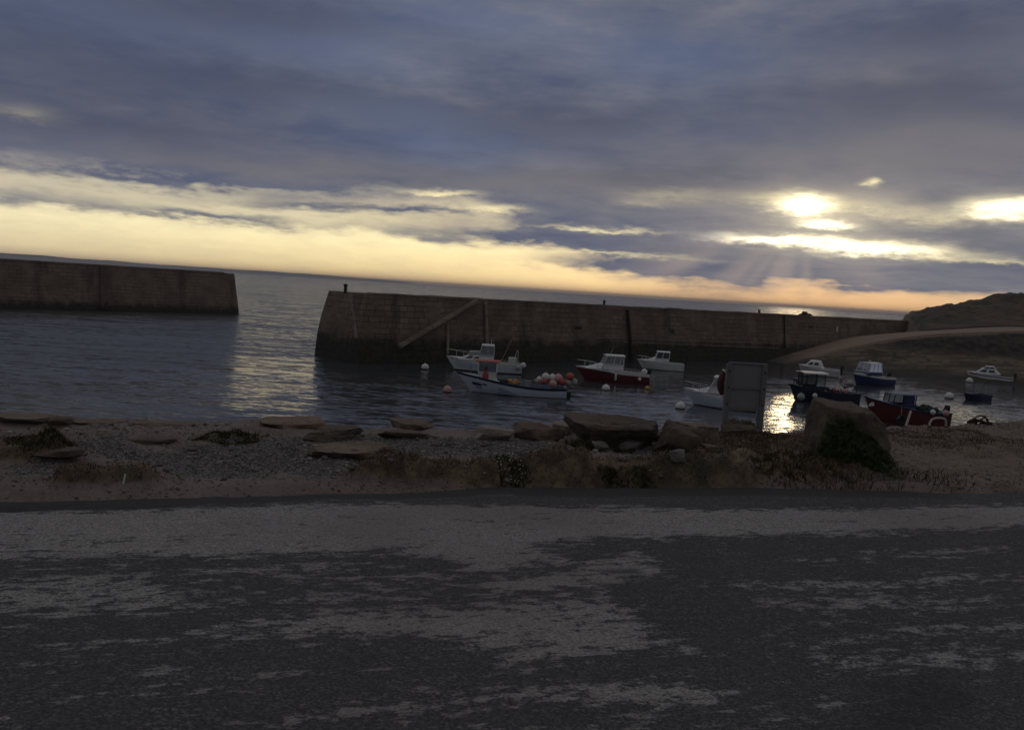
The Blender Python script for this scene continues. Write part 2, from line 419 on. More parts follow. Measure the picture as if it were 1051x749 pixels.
def far_coast():
    m, t, b = material('distant_heath'); n = noise(t, worldpos(t), 0.004, 5)
    setin(t, b, 'Base Color', mixc(t, n, (0.07, 0.07, 0.05), (0.16, 0.14, 0.12))); setin(t, b, 'Roughness', 1.0)
    D = 8200.0; prof = [(-160, 6.5), (-60, 6.0), (0, 5.6), (40, 5.6), (75, 4.6), (110, 4.6), (150, 3.6), (200, 3.6), (240, 3.6), (300, 3.6), (340, 3.4), (370, 2.4), (400, 2.2), (425, 0.35)]
    xs = np.linspace(-160, 425, 300); hp = np.interp(xs, [p[0] for p in prof], [p[1] for p in prof])
    hp = np.maximum(0.1, hp+0.5*fbm(xs*0.06, xs*0+3.0, 4)*np.clip(hp, 0, 1))
    v = []; K = 7
    for x_, h_ in zip(xs, hp):
        d = ray(float(x_), 264+0.0625*float(x_)); 
        for k in range(K):
            u = k/(K-1); dist = D+u*1500
            zz_ = h_/FPX*D*math.sin(math.pi*min(1, u*0.9+0.06))**0.55 if 0 < k < K-1 else -2.0
            v.append((d.x/d.y*dist, dist, zz_))
    i = np.arange(300*K).reshape(300, K)
    f = np.stack([i[:-1, :-1], i[1:, :-1], i[1:, 1:], i[:-1, 1:]], -1).reshape(-1, 4)
    kind(link('hills', npmesh('hills', np.array(v), f), None, [m]), 'structure')
far_coast()
def haze():
    m = bpy.data.materials.new('sea_haze'); m.use_nodes = True; t = m.node_tree; t.nodes.clear()
    o = t.nodes.new('ShaderNodeOutputMaterial'); pv = t.nodes.new('ShaderNodeVolumePrincipled')
    pv.inputs['Color'].default_value = (0.80, 0.80, 0.86, 1); pv.inputs['Density'].default_value = HAZE
    pv.inputs['Anisotropy'].default_value = 0.2
    t.links.new(pv.outputs[0], o.inputs['Volume'])
    mb = MB().box((0, 0, (-4.5+24.0)/2), (2*FAR+200, 2*FAR+200, 28.5))
    h = mb.build('haze', m, None, False); h.display_type = 'WIRE'; kind(h, 'stuff')
HAZE = 2.2e-4
haze()

# ------------------------------------------------------------------ stone walls of the harbour
def mat_stone(name, c1, c2, weedline=1.9, bw=0.95, bh=0.46):
    m, t, b = material(name); o = coord(t); x, y, z = sep(t, o)
    nx, ny, nz = sep(t, V(t, t.nodes.new('ShaderNodeTexCoord').outputs['Normal']))
    endf = nx.abs().ss(0.6, 0.75)
    u = x*(1.0-endf)+y*endf
    wob = noise(t, o, 0.9, 3)-0.5
    br = t.nodes.new('ShaderNodeTexBrick')
    t.links.new(comb(t, u+wob*0.34, z+wob*0.20, 0.0).s, br.inputs['Vector'])
    br.inputs['Scale'].default_value = 1.0; br.inputs['Brick Width'].default_value = bw; br.inputs['Row Height'].default_value = bh
    br.inputs['Mortar Size'].default_value = 0.028; br.inputs['Mortar Smooth'].default_value = 0.5; br.inputs['Bias'].default_value = -0.1
    br.offset = 0.43; br.squash = 0.8; br.squash_frequency = 3
    br.inputs['Color1'].default_value = (*c1, 1); br.inputs['Color2'].default_value = (*c2, 1)
    n1 = noise(t, o, 0.33, 5, 0.6); n2 = noise(t, o, 2.6, 5, 0.65); n3 = noise(t, comb(t, x*0.5, y*0.5, z*0.09), 1, 4)
    mort_vis = noise(t, o, 0.45, 3).ss(0.45, 0.62)
    f = V(t, br.outputs['Fac'])
    base = V(t, br.outputs['Color'])
    base = mixc(t, n1.ss(0.35, 0.7)*0.75, base, tuple(v*0.55 for v in c1))
    base = mixc(t, n2.ss(0.5, 0.75)*0.45, base, (0.16, 0.13, 0.10))
    base = mixc(t, n3.ss(0.55, 0.72)*0.6, base, (0.05, 0.042, 0.036))
    base = mixc(t, f*mort_vis*0.8, base, (0.30, 0.25, 0.20))
    base = mixc(t, f*(1.0-mort_vis)*0.4, base, (0.05, 0.042, 0.036))
    wl = (z+wob*1.6+(n2-0.5)*0.9)
    weed = 1.0-wl.ss(weedline-0.55, weedline+0.6)
    base = mixc(t, weed*0.92, base, mixc(t, n2.ss(0.4, 0.6), (0.014, 0.015, 0.011), (0.034, 0.034, 0.022)))
    setin(t, b, 'Base Color', base); setin(t, b, 'Roughness', 0.92)
    hh = n2*0.7-f*0.45+n1*0.3
    setin(t, b, 'Normal', bump(t, hh, 0.9, 0.07))
    return m
M['granite'] = mat_stone('granite_masonry', (0.20, 0.145, 0.105), (0.285, 0.205, 0.150))
M['granite2'] = mat_stone('breakwater_masonry', (0.24, 0.165, 0.125), (0.29, 0.21, 0.16), 1.0, 1.3, 0.5)
M['coping'] = mat_stone('coping_slabs', (0.27, 0.21, 0.165), (0.33, 0.26, 0.2), -9, 1.5, 0.4)

def wall(name, A, B, top, depth, bat, ebatA, ebatB, mat, bulge=0.0, label='', cat='', drop=0.0, skewA=0.0):
    """battered masonry wall from A to B (points of the near foot at the water); local x runs along it, local y to its back"""
    d = (B-A); L = d.length; rz = math.atan2(d.y, d.x)
    root = empty(name, (A.x, A.y, 0), rz, label, cat)
    zs = [-3.2, -0.2, 0.4, 1.0, 1.8, 2.6, 3.4, 4.2, 4.9, top]
    n = max(8, int(L/1.2)); vs = []; ring = []
    for z in zs:
        u = max(0.0, z)/top; e = 1-u
        y0 = bat*u; xa = ebatA*u-bulge*math.sin(math.pi*min(1, e))**1*0.4*(1 if z > -1 else 1); xb = L-ebatB*u
        r = []
        for i in range(n+1):
            s = i/n; xx = xa+(xb-xa)*s
            jig = 0.03*mnoise.noise(Vector((xx*0.35, z*0.8, A.x)))
            zz = z-(drop*s*u if z == top else drop*s*u) + (0.05*mnoise.noise(Vector((xx*0.25, 3.0, A.y))) if z == top else 0)
            r.append((xx, y0+jig*2, zz))
        for i in range(1, 8): r.append((xb, y0+(depth-2*bat*u)*i/8, z-drop*u))
        for i in range(n+1): r.append((xb+(xa-xb)*i/n, depth-bat*u*0.5, z-drop*(1-i/n)*u))
        for i in range(1, 8): r.append((xa+skewA*0, depth-bat*u*0.5-(depth-1.5*bat*u)*i/8, z))
        ring.append(r)
    N = len(ring[0])
    for r in ring: vs += r
    fs = [(k*N+i, k*N+(i+1) % N, (k+1)*N+(i+1) % N, (k+1)*N+i) for k in range(len(zs)-1) for i in range(N)]
    mb = MB().add(vs, fs); top_r = ring[-1]; o = len(mb.v)
    # walkway on top, strip by strip
    tf = []
    base = (len(zs)-1)*N
    for i in range(n):
        a, b_ = base+i, base+i+1; c, d_ = base+n+8+(n-i-1), base+n+8+(n-i)
        tf.append((a, b_, c, d_))
    mb.f += tf; mb.m += [0]*len(tf)
    mb.build('wall', mat, root, True, 40)
    return root, L, rz

PA0 = P(326, 373.2); PA = PA0+(P(780, 370)-PA0).normalized()*3.6; PB = P(905, 366.5)                    # near foot of the main pier, harbour side
PB = PA0+(P(780, 370)-PA0).normalized()*96.0
PIER_TOP = 5.42
pier, PL, PRZ = wall('stone_pier', PA, PB, PIER_TOP, 7.4, 0.75, 0.9, 0.2, M['granite'], 0.55,
    'long brown granite harbour wall running back to the grassy headland, stair on its face', 'pier')
def pier_at(px):          # local x on the pier front for a photo column (and depth of the front there)
    d = ray(px, 300+0.03*px); dv = Vector((d.x, d.y)); a = Vector((PA.x, PA.y)); e = Vector((math.cos(PRZ), math.sin(PRZ)))
    nrm = Vector((e.y, -e.x)); off = Vector((0, 0))
    k = nrm.dot(a)/nrm.dot(dv); q = dv*k
    return (q-a).dot(e)
def pier_px(px, py):      # local (x, z) on the battered front face for a photo point
    e = Vector((math.cos(PRZ), math.sin(PRZ), 0)); d = ray(px, py); o = Vector((0, 0, EYE))
    back = Vector((-e.y, e.x, 0)); s = 0.75/PIER_TOP
    # plane: (p-PA).back = s*z
    k = (s*o.z-(o-PA).dot(back))/(d.dot(back)-s*d.z)
    p = o+d*k
    return (p-PA).dot(e), p.z
def pier_w(lx, ly, z):    # local pier point to world
    return Vector((PA.x+math.cos(PRZ)*lx-math.sin(PRZ)*ly, PA.y+math.sin(PRZ)*lx+math.cos(PRZ)*ly, z))
# coping course of long slabs, butted end to end and standing a little proud
mb = MB(); x = 1.3
while x < PL-1.2:
    l = random.uniform(1.2, 1.9)
    zt = PIER_TOP+0.05*mnoise.noise(Vector((x*0.25, 3.0, PA.y)))
    mb.box((x+l/2, 0.75+0.36, zt+0.04), (l-0.02, 0.86, 0.16+random.uniform(-.04, .06)), (random.uniform(-.01, .01), 0, 0))
    x += l
mb.build('coping', M['coping'], pier, True, 30)
# ledge lines low on the wall: two thin projecting courses
for (za, zb) in (((610, 346.5), (800, 352.5)), ((640, 351), (800, 357.5))):
    a = pier_px(*za); b_ = pier_px(*zb); s = 0.75/PIER_TOP
    n = 40; mb = MB()
    pts = []
    for i in range(n+1):
        u = i/n; lx = a[0]+(b_[0]-a[0])*u; z = a[1]+(b_[1]-a[1])*u+0.02*mnoise.noise(Vector((lx*.4, za[1], 0)))
        pts.append((lx, s*z-0.02, z))
    mb.tube(pts, 0.035, 5); mb.build('ledge_pipe', M['timber'], pier)
# stair running down the face: string wall and treads
a = pier_px(488, 309.5); b_ = pier_px(408, 357)
s = 0.75/PIER_TOP; mb = MB(); st = MB(); NS = 24
def stair_pt(u, dz, out): 
    lx = a[0]+(b_[0]-a[0])*u; z = a[1]+(b_[1]-a[1])*u+dz
    return (lx, s*z-out, z)
vs = []
for i in range(NS+1):
    u = i/NS
    vs += [stair_pt(u, 0.0, -0.05), stair_pt(u, 0.0, 0.46), stair_pt(u, 0.24, 0.46), stair_pt(u, 0.24, 0.36), stair_pt(u, 0.30, -0.05)]
fs = []
for i in range(NS):
    for k in range(4): fs.append((i*5+k, (i+1)*5+k, (i+1)*5+k+1, i*5+k+1))
mb.add(vs, fs); mb.add(vs[:5], [(0, 1, 2, 3, 4)]); mb.add(vs[-5:], [(4, 3, 2, 1, 0)])
M['stairstone'] = mat_stone('stair_string', (0.27, 0.21, 0.16), (0.34, 0.265, 0.205), -9, 1.2, 0.9)
mb.build('stair_string', M['stairstone'], pier, True, 30)
for i in range(NS-2):
    u = (i+0.5)/NS; lx = a[0]+(b_[0]-a[0])*u; z = a[1]+(b_[1]-a[1])*u+0.18
    st.box((lx, s*z+0.02, z), (abs(b_[0]-a[0])/NS+0.06, 0.36, 0.10))
st.build('stair', M['granite'], pier, True, 30)
# scupper surrounds, each filled with a flush dark block painted as the hole's shade
for (px, py, w, h) in ((593, 338.5, 0.95, 0.62), (832, 338, 0.7, 0.8), (690, 341, 0.5, 0.6)):
    lx, z = pier_px(px, py)
    mb = MB()
    for (dx, dz, ww, hh) in ((-w/2-.08, 0, .16, h+.32), (w/2+.08, 0, .16, h+.32), (0, h/2+.08, w, .16), (0, -h/2-.08, w, .16)):
        mb.box((lx+dx, s*(z+dz)+0.02, z+dz), (ww, 0.14, hh))
    o = mb.build('drain_surround', M['granite'], pier, True, 30)
    MB().box((lx, s*z+0.045, z), (w, 0.10, h)).build('drain_shade_block', M['darkfoul'], o, False)

LA = P(-120, 313.5); LB = P(245.5, 322.3)
left_wall, LL, LRZ = wall('stone_breakwater', LA, LB, 6.22, 7.0, 0.6, 0.4, 0.75, M['granite2'], 0.0,
    'plain brown stone breakwater across the water at the left, ending in a battered head', 'breakwater')
def lw_at(px):
    e = (LB-LA).normalized(); d = ray(px, 290); nrm = Vector((e.y, -e.x, 0)); k = nrm.dot(LA)/nrm.dot(Vector((d.x, d.y, 0)))
    return (Vector((d.x*k, d.y*k, 0))-LA).dot(e)
lx = lw_at(107); mb = MB()
for i in range(10):
    z = 0.2+i*0.6; mb.box((lx+random.uniform(-.05, .05), 0.6*z/6.22-0.10, z+0.3), (0.9, 0.5, 0.59), (0, 0, 0))
mb.build('buttress', M['granite2'], left_wall, True, 30)
mb = MB(); x = 0.6
while x < LL-2.5:
    l = random.uniform(1.6, 2.6); mb.box((x+l/2, 0.6+0.5, 6.22+0.05), (l-0.02, 1.1, 0.18)); x += l
mb.build('coping', M['coping'], left_wall, True, 30)

# ------------------------------------------------------------------ right bank: slipway, beach, headland
def poly(xs, ys): 
    xs = np.array(xs, float); ys = np.array(ys, float)
    return lambda x: np.interp(x, xs, ys)
sl_front = [(26.5, 99.5, -1.0), (32, 101.2, 0.10), (38, 105.5, 1.55), (44.8, 106.8, 3.2), (49.5, 104.6, 4.4), (60, 103.0, 5.5), (80, 100, 6.0), (120, 92, 6.6)]
sl_back = [(25.5, 101.8, -1.0), (30.3, 106, 0.10), (38.0, 112.3, 1.70), (43.0, 116.2, 2.9), (51.0, 118.5, 3.95), (62, 112.5, 5.72), (80, 107, 6.15), (120, 98, 6.7)]
# resample the ribbon
def ribbon(a, b, n):
    def cum(q):
        q = np.array(q, float); l = np.r_[0, np.cumsum(np.linalg.norm(np.diff(q, axis=0), axis=1))]
        s_ = np.linspace(0, l[-1], n); return np.stack([np.interp(s_, l, q[:, i]) for i in range(3)], 1)
    def smooth(q):
        for _ in range(30): q[1:-1] = 0.25*q[:-2]+0.5*q[1:-1]+0.25*q[2:]
        return q
    return smooth(cum(a)), smooth(cum(b))
RF, RB = ribbon(sl_front, sl_back, 240)
ysh = poly([20, 28, 30.5, 32, 36.5, 44, 51, 60, 75, 110, 160], [135, 112, 106, 101.5, 97.0, 92.4, 89.5, 85, 76, 55, 30])
def mat_slip():
    m, t, b = material('worn_slipway'); o = worldpos(t); n = noise(t, o, 0.5, 6, 0.6); n2 = noise(t, o, 4, 4)
    z = sep(t, o)[2]
    c = mixc(t, n, (0.22, 0.155, 0.108), (0.30, 0.22, 0.16)); c = mixc(t, n2.ss(0.45, 0.7)*0.6, c, (0.12, 0.09, 0.07))
    c = mixc(t, 1.0-(z+n*1.4).ss(0.6, 1.9), c, (0.075, 0.06, 0.045))
    setin(t, b, 'Base Color', c); setin(t, b, 'Roughness', 0.9); setin(t, b, 'Normal', bump(t, n2, 0.4, 0.05)); return m
n = len(RF); K = 9
v = []
for i in range(n):
    f_, b_ = RF[i], RB[i]
    dn = (f_-b_)[:2]; dn /= np.linalg.norm(dn)
    v.append((f_[0]+dn[0]*0.25, f_[1]+dn[1]*0.25, f_[2]-1.6))
    for k in range(K):
        u = k/(K-1); p = f_*(1-u)+b_*u; jit = 0.25*mnoise.noise(Vector((p[0]*.35, p[1]*.35, 0)))
        v.append((p[0]+(dn[0]*jit if k == 0 else 0), p[1]+(dn[1]*jit if k == 0 else 0), p[2]+0.02*mnoise.noise(Vector((p[0], p[1], 1)))))
    v.append((b_[0]-dn[0]*0.3, b_[1]-dn[1]*0.3, b_[2]-1.0))
K2 = K+2; idx = np.arange(n*K2).reshape(n, K2)
f = np.stack([idx[:-1, :-1], idx[1:, :-1], idx[1:, 1:], idx[:-1, 1:]], -1).reshape(-1, 4)[:, ::-1]
slip = link('slipway', npmesh('slipway', np.array(v), f), None, [mat_slip()]); slip['kind'] = 'structure'

front = poly(RF[:, 0], RF[:, 1]); zfront = poly(RF[:, 0], RF[:, 2]); back = poly(RB[:, 0], RB[:, 1]); zback = poly(RB[:, 0], RB[:, 2])
hillx = poly([40, 56, 60, 62.5, 64.0, 65.5, 70, 74, 78, 87, 110, 150, 200], [4.8, 5.0, 5.1, 5.2, 5.6, 5.9, 7.3, 8.4, 9.1, 10.6, 15.5, 19, 20])
def bank(x, y):
    s_ = y-ysh(x)+1.2*fbm(x*0.25, y*0.25, 3); F = np.maximum(front(x)-ysh(x), 1.0); zr = zfront(x)
    u = np.clip(s_/F, 0, 1)
    z1 = np.where(u < 0.62, zr*0.40*u/0.62, zr*(0.40+0.56*sst(u, 0.62, 0.98)))
    z = np.where(s_ < 0, np.maximum(-3.4, 0.22*s_), z1)
    on = sst(y-front(x), -0.9, -0.1)
    v_ = np.clip((y-front(x))/np.maximum(back(x)-front(x), 0.5), 0, 1)
    z2 = zr*(1-v_)+zback(x)*v_-0.35
    z = np.where(x > 29, z*(1-on)+z2*on, z)
    bk = y-back(x)
    hy = sst(y, 116, 150)
    hz = (zback(x)+0.15+0.05*np.clip(bk, 0, 30))*(1-hy)+np.maximum(hillx(x*150/np.maximum(y, 120)), 4.5)*hy
    hz = hz+0.9*fbm(x*0.16, y*0.16, 5)*sst(bk, 2, 14)*sst(x, 58, 70)+0.25*fbm(x*.6, y*.6, 3)*sst(bk, 1, 6)+0.55*np.abs(fbm(x*.9+7, y*.5, 4))*sst(bk, 3, 10)
    hz = hz+1.0*sst(fbm(x*0.22+3, y*0.12, 4), 0.05, 0.35)*hy*sst(x, 63, 66)*0.8
    land = sst(x-(51.5+np.clip(y-122, 0, 200)*0.44)+2.5*fbm(x*0.1, y*0.1+5, 3), 0, 3.0)
    hz = zback(x)+(hz-zback(x))*(1-sst(y, 156, 190))
    hz = hz*land+(-3.4)*(1-land)
    m_ = sst(bk, 0.0, 0.8)
    z = np.where(bk > 0, z*(1-m_)+hz*m_, z)
    z = z+np.where((s_ > 0) & (y < front(x)-0.3), (0.30*fbm(x*0.5, y*0.8, 5)+0.10*fbm(x*2, y*2, 3))*sst(s_, 0, 2.5)*(1-on), 0)
    z = np.where(x < 30, np.minimum(z, -1.5), z)
    return z
v, f = grid(np.arange(24, 190, 0.42), np.r_[np.arange(62, 128, 0.34), np.arange(128, 240, 0.9)], bank)
def mat_bank():
    m, t, b = material('seaweed_beach_and_heath'); o = worldpos(t); x, y, z = sep(t, o)
    n1 = noise(t, o, 0.22, 6, 0.62); n2 = noise(t, o, 1.1, 6, 0.65); n3 = noise(t, comb(t, x*0.12, y*0.6, z*2), 1, 5, 0.6); n4 = noise(t, o, 5, 3)
    beach = mixc(t, n3.ss(0.42, 0.58), (0.060, 0.047, 0.031), (0.155, 0.115, 0.078))
    beach = mixc(t, n2.ss(0.52, 0.62), beach, (0.040, 0.052, 0.022))
    beach = mixc(t, n1.ss(0.60, 0.72)*0.8, beach, (0.21, 0.165, 0.115))
    dist_ = z+(n2-0.5)*1.1
    wet = 1.0-dist_.ss(0.15, 0.85)
    beach = mixc(t, wet, beach, (0.028, 0.024, 0.017))
    revet = mixc(t, n2.ss(0.4, 0.65), (0.020, 0.018, 0.017), (0.066, 0.052, 0.042))
    nz = sep(t, normal(t))[2]
    low = mixc(t, (dist_.ss(2.0, 2.9)), beach, revet)
    heath = mixc(t, n1.ss(0.4, 0.62), (0.092, 0.060, 0.040), (0.036, 0.028, 0.019))
    heath = mixc(t, (n2*0.6+n1*0.5).ss(0.56, 0.66), heath, (0.045, 0.060, 0.028))
    heath = mixc(t, n3.ss(0.60, 0.72)*0.7, heath, (0.24, 0.165, 0.115))
    heath = mixc(t, 1.0-nz.ss(0.62, 0.85), heath, (0.16, 0.11, 0.085))
    A_ = attr(t, 'heath')
    c = mixc(t, A_, low, heath)
    setin(t, b, 'Base Color', c); setin(t, b, 'Roughness', 0.95)
    setin(t, b, 'Normal', bump(t, n2*0.6+n4*0.2, 0.9, 0.35)); return m
me = npmesh('beach', v, f)
setattr_f(me, 'heath', sst(v[:, 1]-back(v[:, 0]), 0.0, 1.0))
M['bank'] = mat_bank()
bank_o = kind(link('beach', me, None, [M['bank']]), 'structure')

# ------------------------------------------------------------------ foreshore on this side and the road
lip = poly([-60, -25, -12, -8, -5.6, 0, 5.8, 9.7, 14, 22, 60], [-8, 5.4, 9.9, 11.5, 12.4, 13.7, 15.6, 18.3, 20.4, 24, 40])
rd = poly([-60, -25, -12, -4.5, -2.2, 0, 3, 6, 12, 22, 60], [-12, 1.2, 5.3, 7.75, 8.75, 9.62, 10.5, 11.05, 13.0, 16, 28])
GZ = 4.34
def W(px, py, z=GZ):
    p = P(px, py, z); return p.x, p.y
mounds = []     # x, y, half length, half width, angle, height
def mound_px(x0, x1, yb, yt, h, wid):
    a = W(x0, yb); b_ = W(x1, yb); cx, cy = (a[0]+b_[0])/2, (a[1]+b_[1])/2
    mounds.append((cx, cy+wid*0.55, math.hypot(b_[0]-a[0], b_[1]-a[1])/2, wid, math.atan2(b_[1]-a[1], b_[0]-a[0]), h*0.8))
mound_px(28, 160, 503, 478, 0.20, 0.42)
mound_px(-40, 70, 476, 440, 0.22, 0.7)
mound_px(345, 560, 495, 468, 0.30, 0.48)
mound_px(430, 700, 498, 468, 0.35, 0.52)
mound_px(600, 800, 499, 474, 0.31, 0.58)
mound_px(690, 880, 496, 462, 0.28, 0.9)
mound_px(640, 930, 470, 440, 0.16, 1.5)
mound_px(800, 935, 492, 470, 0.28, 0.7)
mound_px(195, 285, 453, 440, 0.08, 0.35)
mound_px(745, 785, 444, 430, 0.22, 0.35)
mound_px(960, 1100, 470, 440, 0.10, 2.0)
def mound_h(x, y):
    z = 0*x
    wx = x+0.25*fbm(x*1.1, y*1.1+40, 3); wy = y+0.18*fbm(x*1.6+9, y*1.6, 3)
    for (cx, cy, hl, hw, an, h) in mounds:
        dx = wx-cx; dy = wy-cy; u = (dx*math.cos(an)+dy*math.sin(an))/hl; w_ = (-dx*math.sin(an)+dy*math.cos(an))/hw; w_ = np.where(w_ < 0, w_*1.9, w_)
        r = np.sqrt(u*u*u*u+w_*w_)
        z = np.maximum(z, h*(1-sst(r, 0.25, 1.12)))
    return z
def ter(x, y):
    r_ = y-rd(x)+0.16*fbm(x*0.9, y*0.9, 3); l_ = y-lip(x)+0.55*fbm(x*0.55, y*0.3+7, 3)+0.12*fbm(x*2.3, y*2.3, 2)
    z = np.full_like(x, ROAD-0.06)
    on = sst(r_, 0.0, 0.35)
    land = GZ-0.02+0.09*fbm(x*0.45, y*0.45, 4)+0.07*fbm(x*2.1, y*2.1, 4)+0.03*fbm(x*7, y*7, 3)+mound_h(x, y)*(1+0.5*fbm(x*2.2, y*2.2, 4)+0.45*fbm(x*6.5+3, y*6.5, 3))
    z = z*(1-on)+land*on
    fall = np.clip(l_, 0, 12)
    drop = 0.10*fall+1.25*sst(fall, 0.15, 1.2)+5.4*sst(fall, 0.9, 6.0)
    z = z-np.where(l_ > 0, drop*(1+0.25*fbm(x*.8, y*.8, 3)*sst(fall, .2, 1.5)), 0)
    return np.maximum(z, -3.4)
xs = np.r_[np.arange(-45, -11, 0.5), np.arange(-11, 18, 0.045), np.arange(18, 60, 0.5)]
ys = np.r_[np.arange(-25, 4.0, 0.5), np.arange(4.0, 21, 0.045), np.arange(21, 46, 0.4)]
v, f = grid(xs, ys, ter)
def inpoly_soft(x, y, pts, z, soft=0.25):
    """signed soft membership of points in a photo-traced ground outline"""
    q = np.array([W(*p, z) for p in pts]); n_ = len(q); inside = np.zeros(x.shape, bool); dmin = np.full(x.shape, 1e9)
    for i in range(n_):
        a_, b_ = q[i], q[(i+1) % n_]
        c_ = ((a_[1] > y) != (b_[1] > y)) & (x < (b_[0]-a_[0])*(y-a_[1])/(b_[1]-a_[1]+1e-12)+a_[0]); inside ^= c_
        e_ = b_-a_; tt = np.clip(((x-a_[0])*e_[0]+(y-a_[1])*e_[1])/(e_@e_+1e-12), 0, 1)
        dmin = np.minimum(dmin, np.hypot(x-a_[0]-tt*e_[0], y-a_[1]-tt*e_[1]))
    sd_ = np.where(inside, dmin, -dmin); return sst(sd_, -soft, soft)
vx, vy = v[:, 0], v[:, 1]; near = (vy > 4) & (vy < 22) & (vx > -11) & (vx < 18)
peb = np.zeros(len(v)); worn = np.zeros(len(v)); gr = np.zeros(len(v))
X_, Y_ = vx[near], vy[near]
jx = X_+0.35*fbm(X_*1.3, Y_*1.3, 4); jy = Y_+0.35*fbm(X_*1.3+31, Y_*1.3+5, 4)
PEB = [[(150, 470), (190, 455), (300, 452), (345, 448), (440, 446), (560, 450), (600, 462), (560, 470), (480, 468), (400, 478), (340, 490), (240, 488), (150, 480)],
       [(0, 475), (60, 470), (70, 487), (0, 490)], [(650, 447), (690, 440), (748, 446), (742, 465), (705, 478), (640, 480), (640, 462)], [(60, 452), (140, 448), (170, 470), (110, 470)]]
pv = np.zeros(len(X_))
for pl in PEB: pv = np.maximum(pv, inpoly_soft(jx, jy, pl, GZ, 0.35))
peb[near] = pv
worn[near] = inpoly_soft(jx, jy, [(905, 442), (1051, 428), (1200, 430), (1200, 520), (1000, 505), (935, 480), (915, 460)], GZ, 0.5)
gr[near] = np.clip(mound_h(X_, Y_)/0.12, 0, 1)
def mat_shore():
    m, t, b = material('foreshore_earth'); o = worldpos(t); x, y, z = sep(t, o)
    n1 = noise(t, o, 0.7, 6, 0.6); n2 = noise(t, o, 4.0, 6, 0.65); n3 = noise(t, o, 26, 4, 0.6)
    vor = t.nodes.new('ShaderNodeTexVoronoi'); t.links.new(o.s, vor.inputs['Vector']); vor.inputs['Scale'].default_value = 48
    vd = V(t, vor.outputs['Distance']); vc = sep(t, V(t, vor.outputs['Color']))[0]
    earth = mixc(t, n1.ss(0.38, 0.62), (0.150, 0.115, 0.098), (0.205, 0.162, 0.150))
    earth = mixc(t, n2.ss(0.5, 0.68)*0.7, earth, (0.135, 0.105, 0.082)); earth = mixc(t, n3.ss(0.45, 0.7)*0.6, earth, (0.27, 0.23, 0.215)); n5 = noise(t, o, 70, 3, 0.7); earth = mixc(t, n5.ss(0.52, 0.72)*0.7, earth, (0.075, 0.06, 0.052)); earth = mixc(t, 0.15, earth, (0.10, 0.07, 0.075))
    p = attr(t, 'pebble'); g = attr(t, 'turf'); w = attr(t, 'worn')
    stone = mixc(t, vc, (0.09, 0.088, 0.09), (0.27, 0.255, 0.25)); stone = mixc(t, vd.ss(0.35, 0.75), stone, (0.05, 0.045, 0.042))
    pf = (p+(n2-0.5)*0.7).ss(0.35, 0.6)
    c = mixc(t, pf, earth, stone)
    turf = mixc(t, n2.ss(0.4, 0.65), (0.080, 0.056, 0.035), (0.205, 0.148, 0.096)); turf = mixc(t, n1.ss(0.52, 0.66)*0.7, turf, (0.040, 0.042, 0.020))
    c = mixc(t, (g+(n2-0.5)*0.8).ss(0.3, 0.7), c, turf)
    wc = mixc(t, n2.ss(0.4, 0.7), (0.190, 0.143, 0.108), (0.118, 0.087, 0.062)); wc = mixc(t, n1.ss(0.48, 0.65)*0.6, wc, (0.205, 0.145, 0.130)); wc = mixc(t, n3.ss(0.5, 0.68)*0.6, wc, (0.10, 0.076, 0.050)); wc = mixc(t, n5.ss(0.5, 0.7)*0.5, wc, (0.09, 0.07, 0.055))
    wc = mixc(t, (n2*0.6+n1*0.4).ss(0.52, 0.62)*0.6, wc, (0.085, 0.062, 0.042)); c = mixc(t, w*0.9, c, wc)
    low = 1.0-(z+(n2-0.5)*0.8).ss(2.6, 3.6)
    c = mixc(t, low, c, (0.06, 0.052, 0.042))
    setin(t, b, 'Base Color', c); setin(t, b, 'Roughness', 0.95)
    setin(t, b, 'Normal', bump(t, n2*0.35+n3*0.25-vd*pf*0.4, 0.8, 0.05)); return m
me = npmesh('foreshore', v, f); setattr_f(me, 'pebble', peb); setattr_f(me, 'worn', worn); setattr_f(me, 'turf', gr)
kind(link('foreshore', me, None, [mat_shore()]), 'structure')
def G(px, py):
    d = ray(px, py); t_ = (ROAD-EYE)/d.z*0.8
    for _ in range(400):
        x, y, z = d.x*t_, d.y*t_, EYE+d.z*t_
        if z <= tz(x, y): break
        t_ += 0.02/math.hypot(d.x, d.y)*0.6
    return Vector((d.x*t_, d.y*t_, z))
def tz(x, y): return float(ter(np.array([float(x)]), np.array([float(y)]))[0])
from mathutils.bvhtree import BVHTree
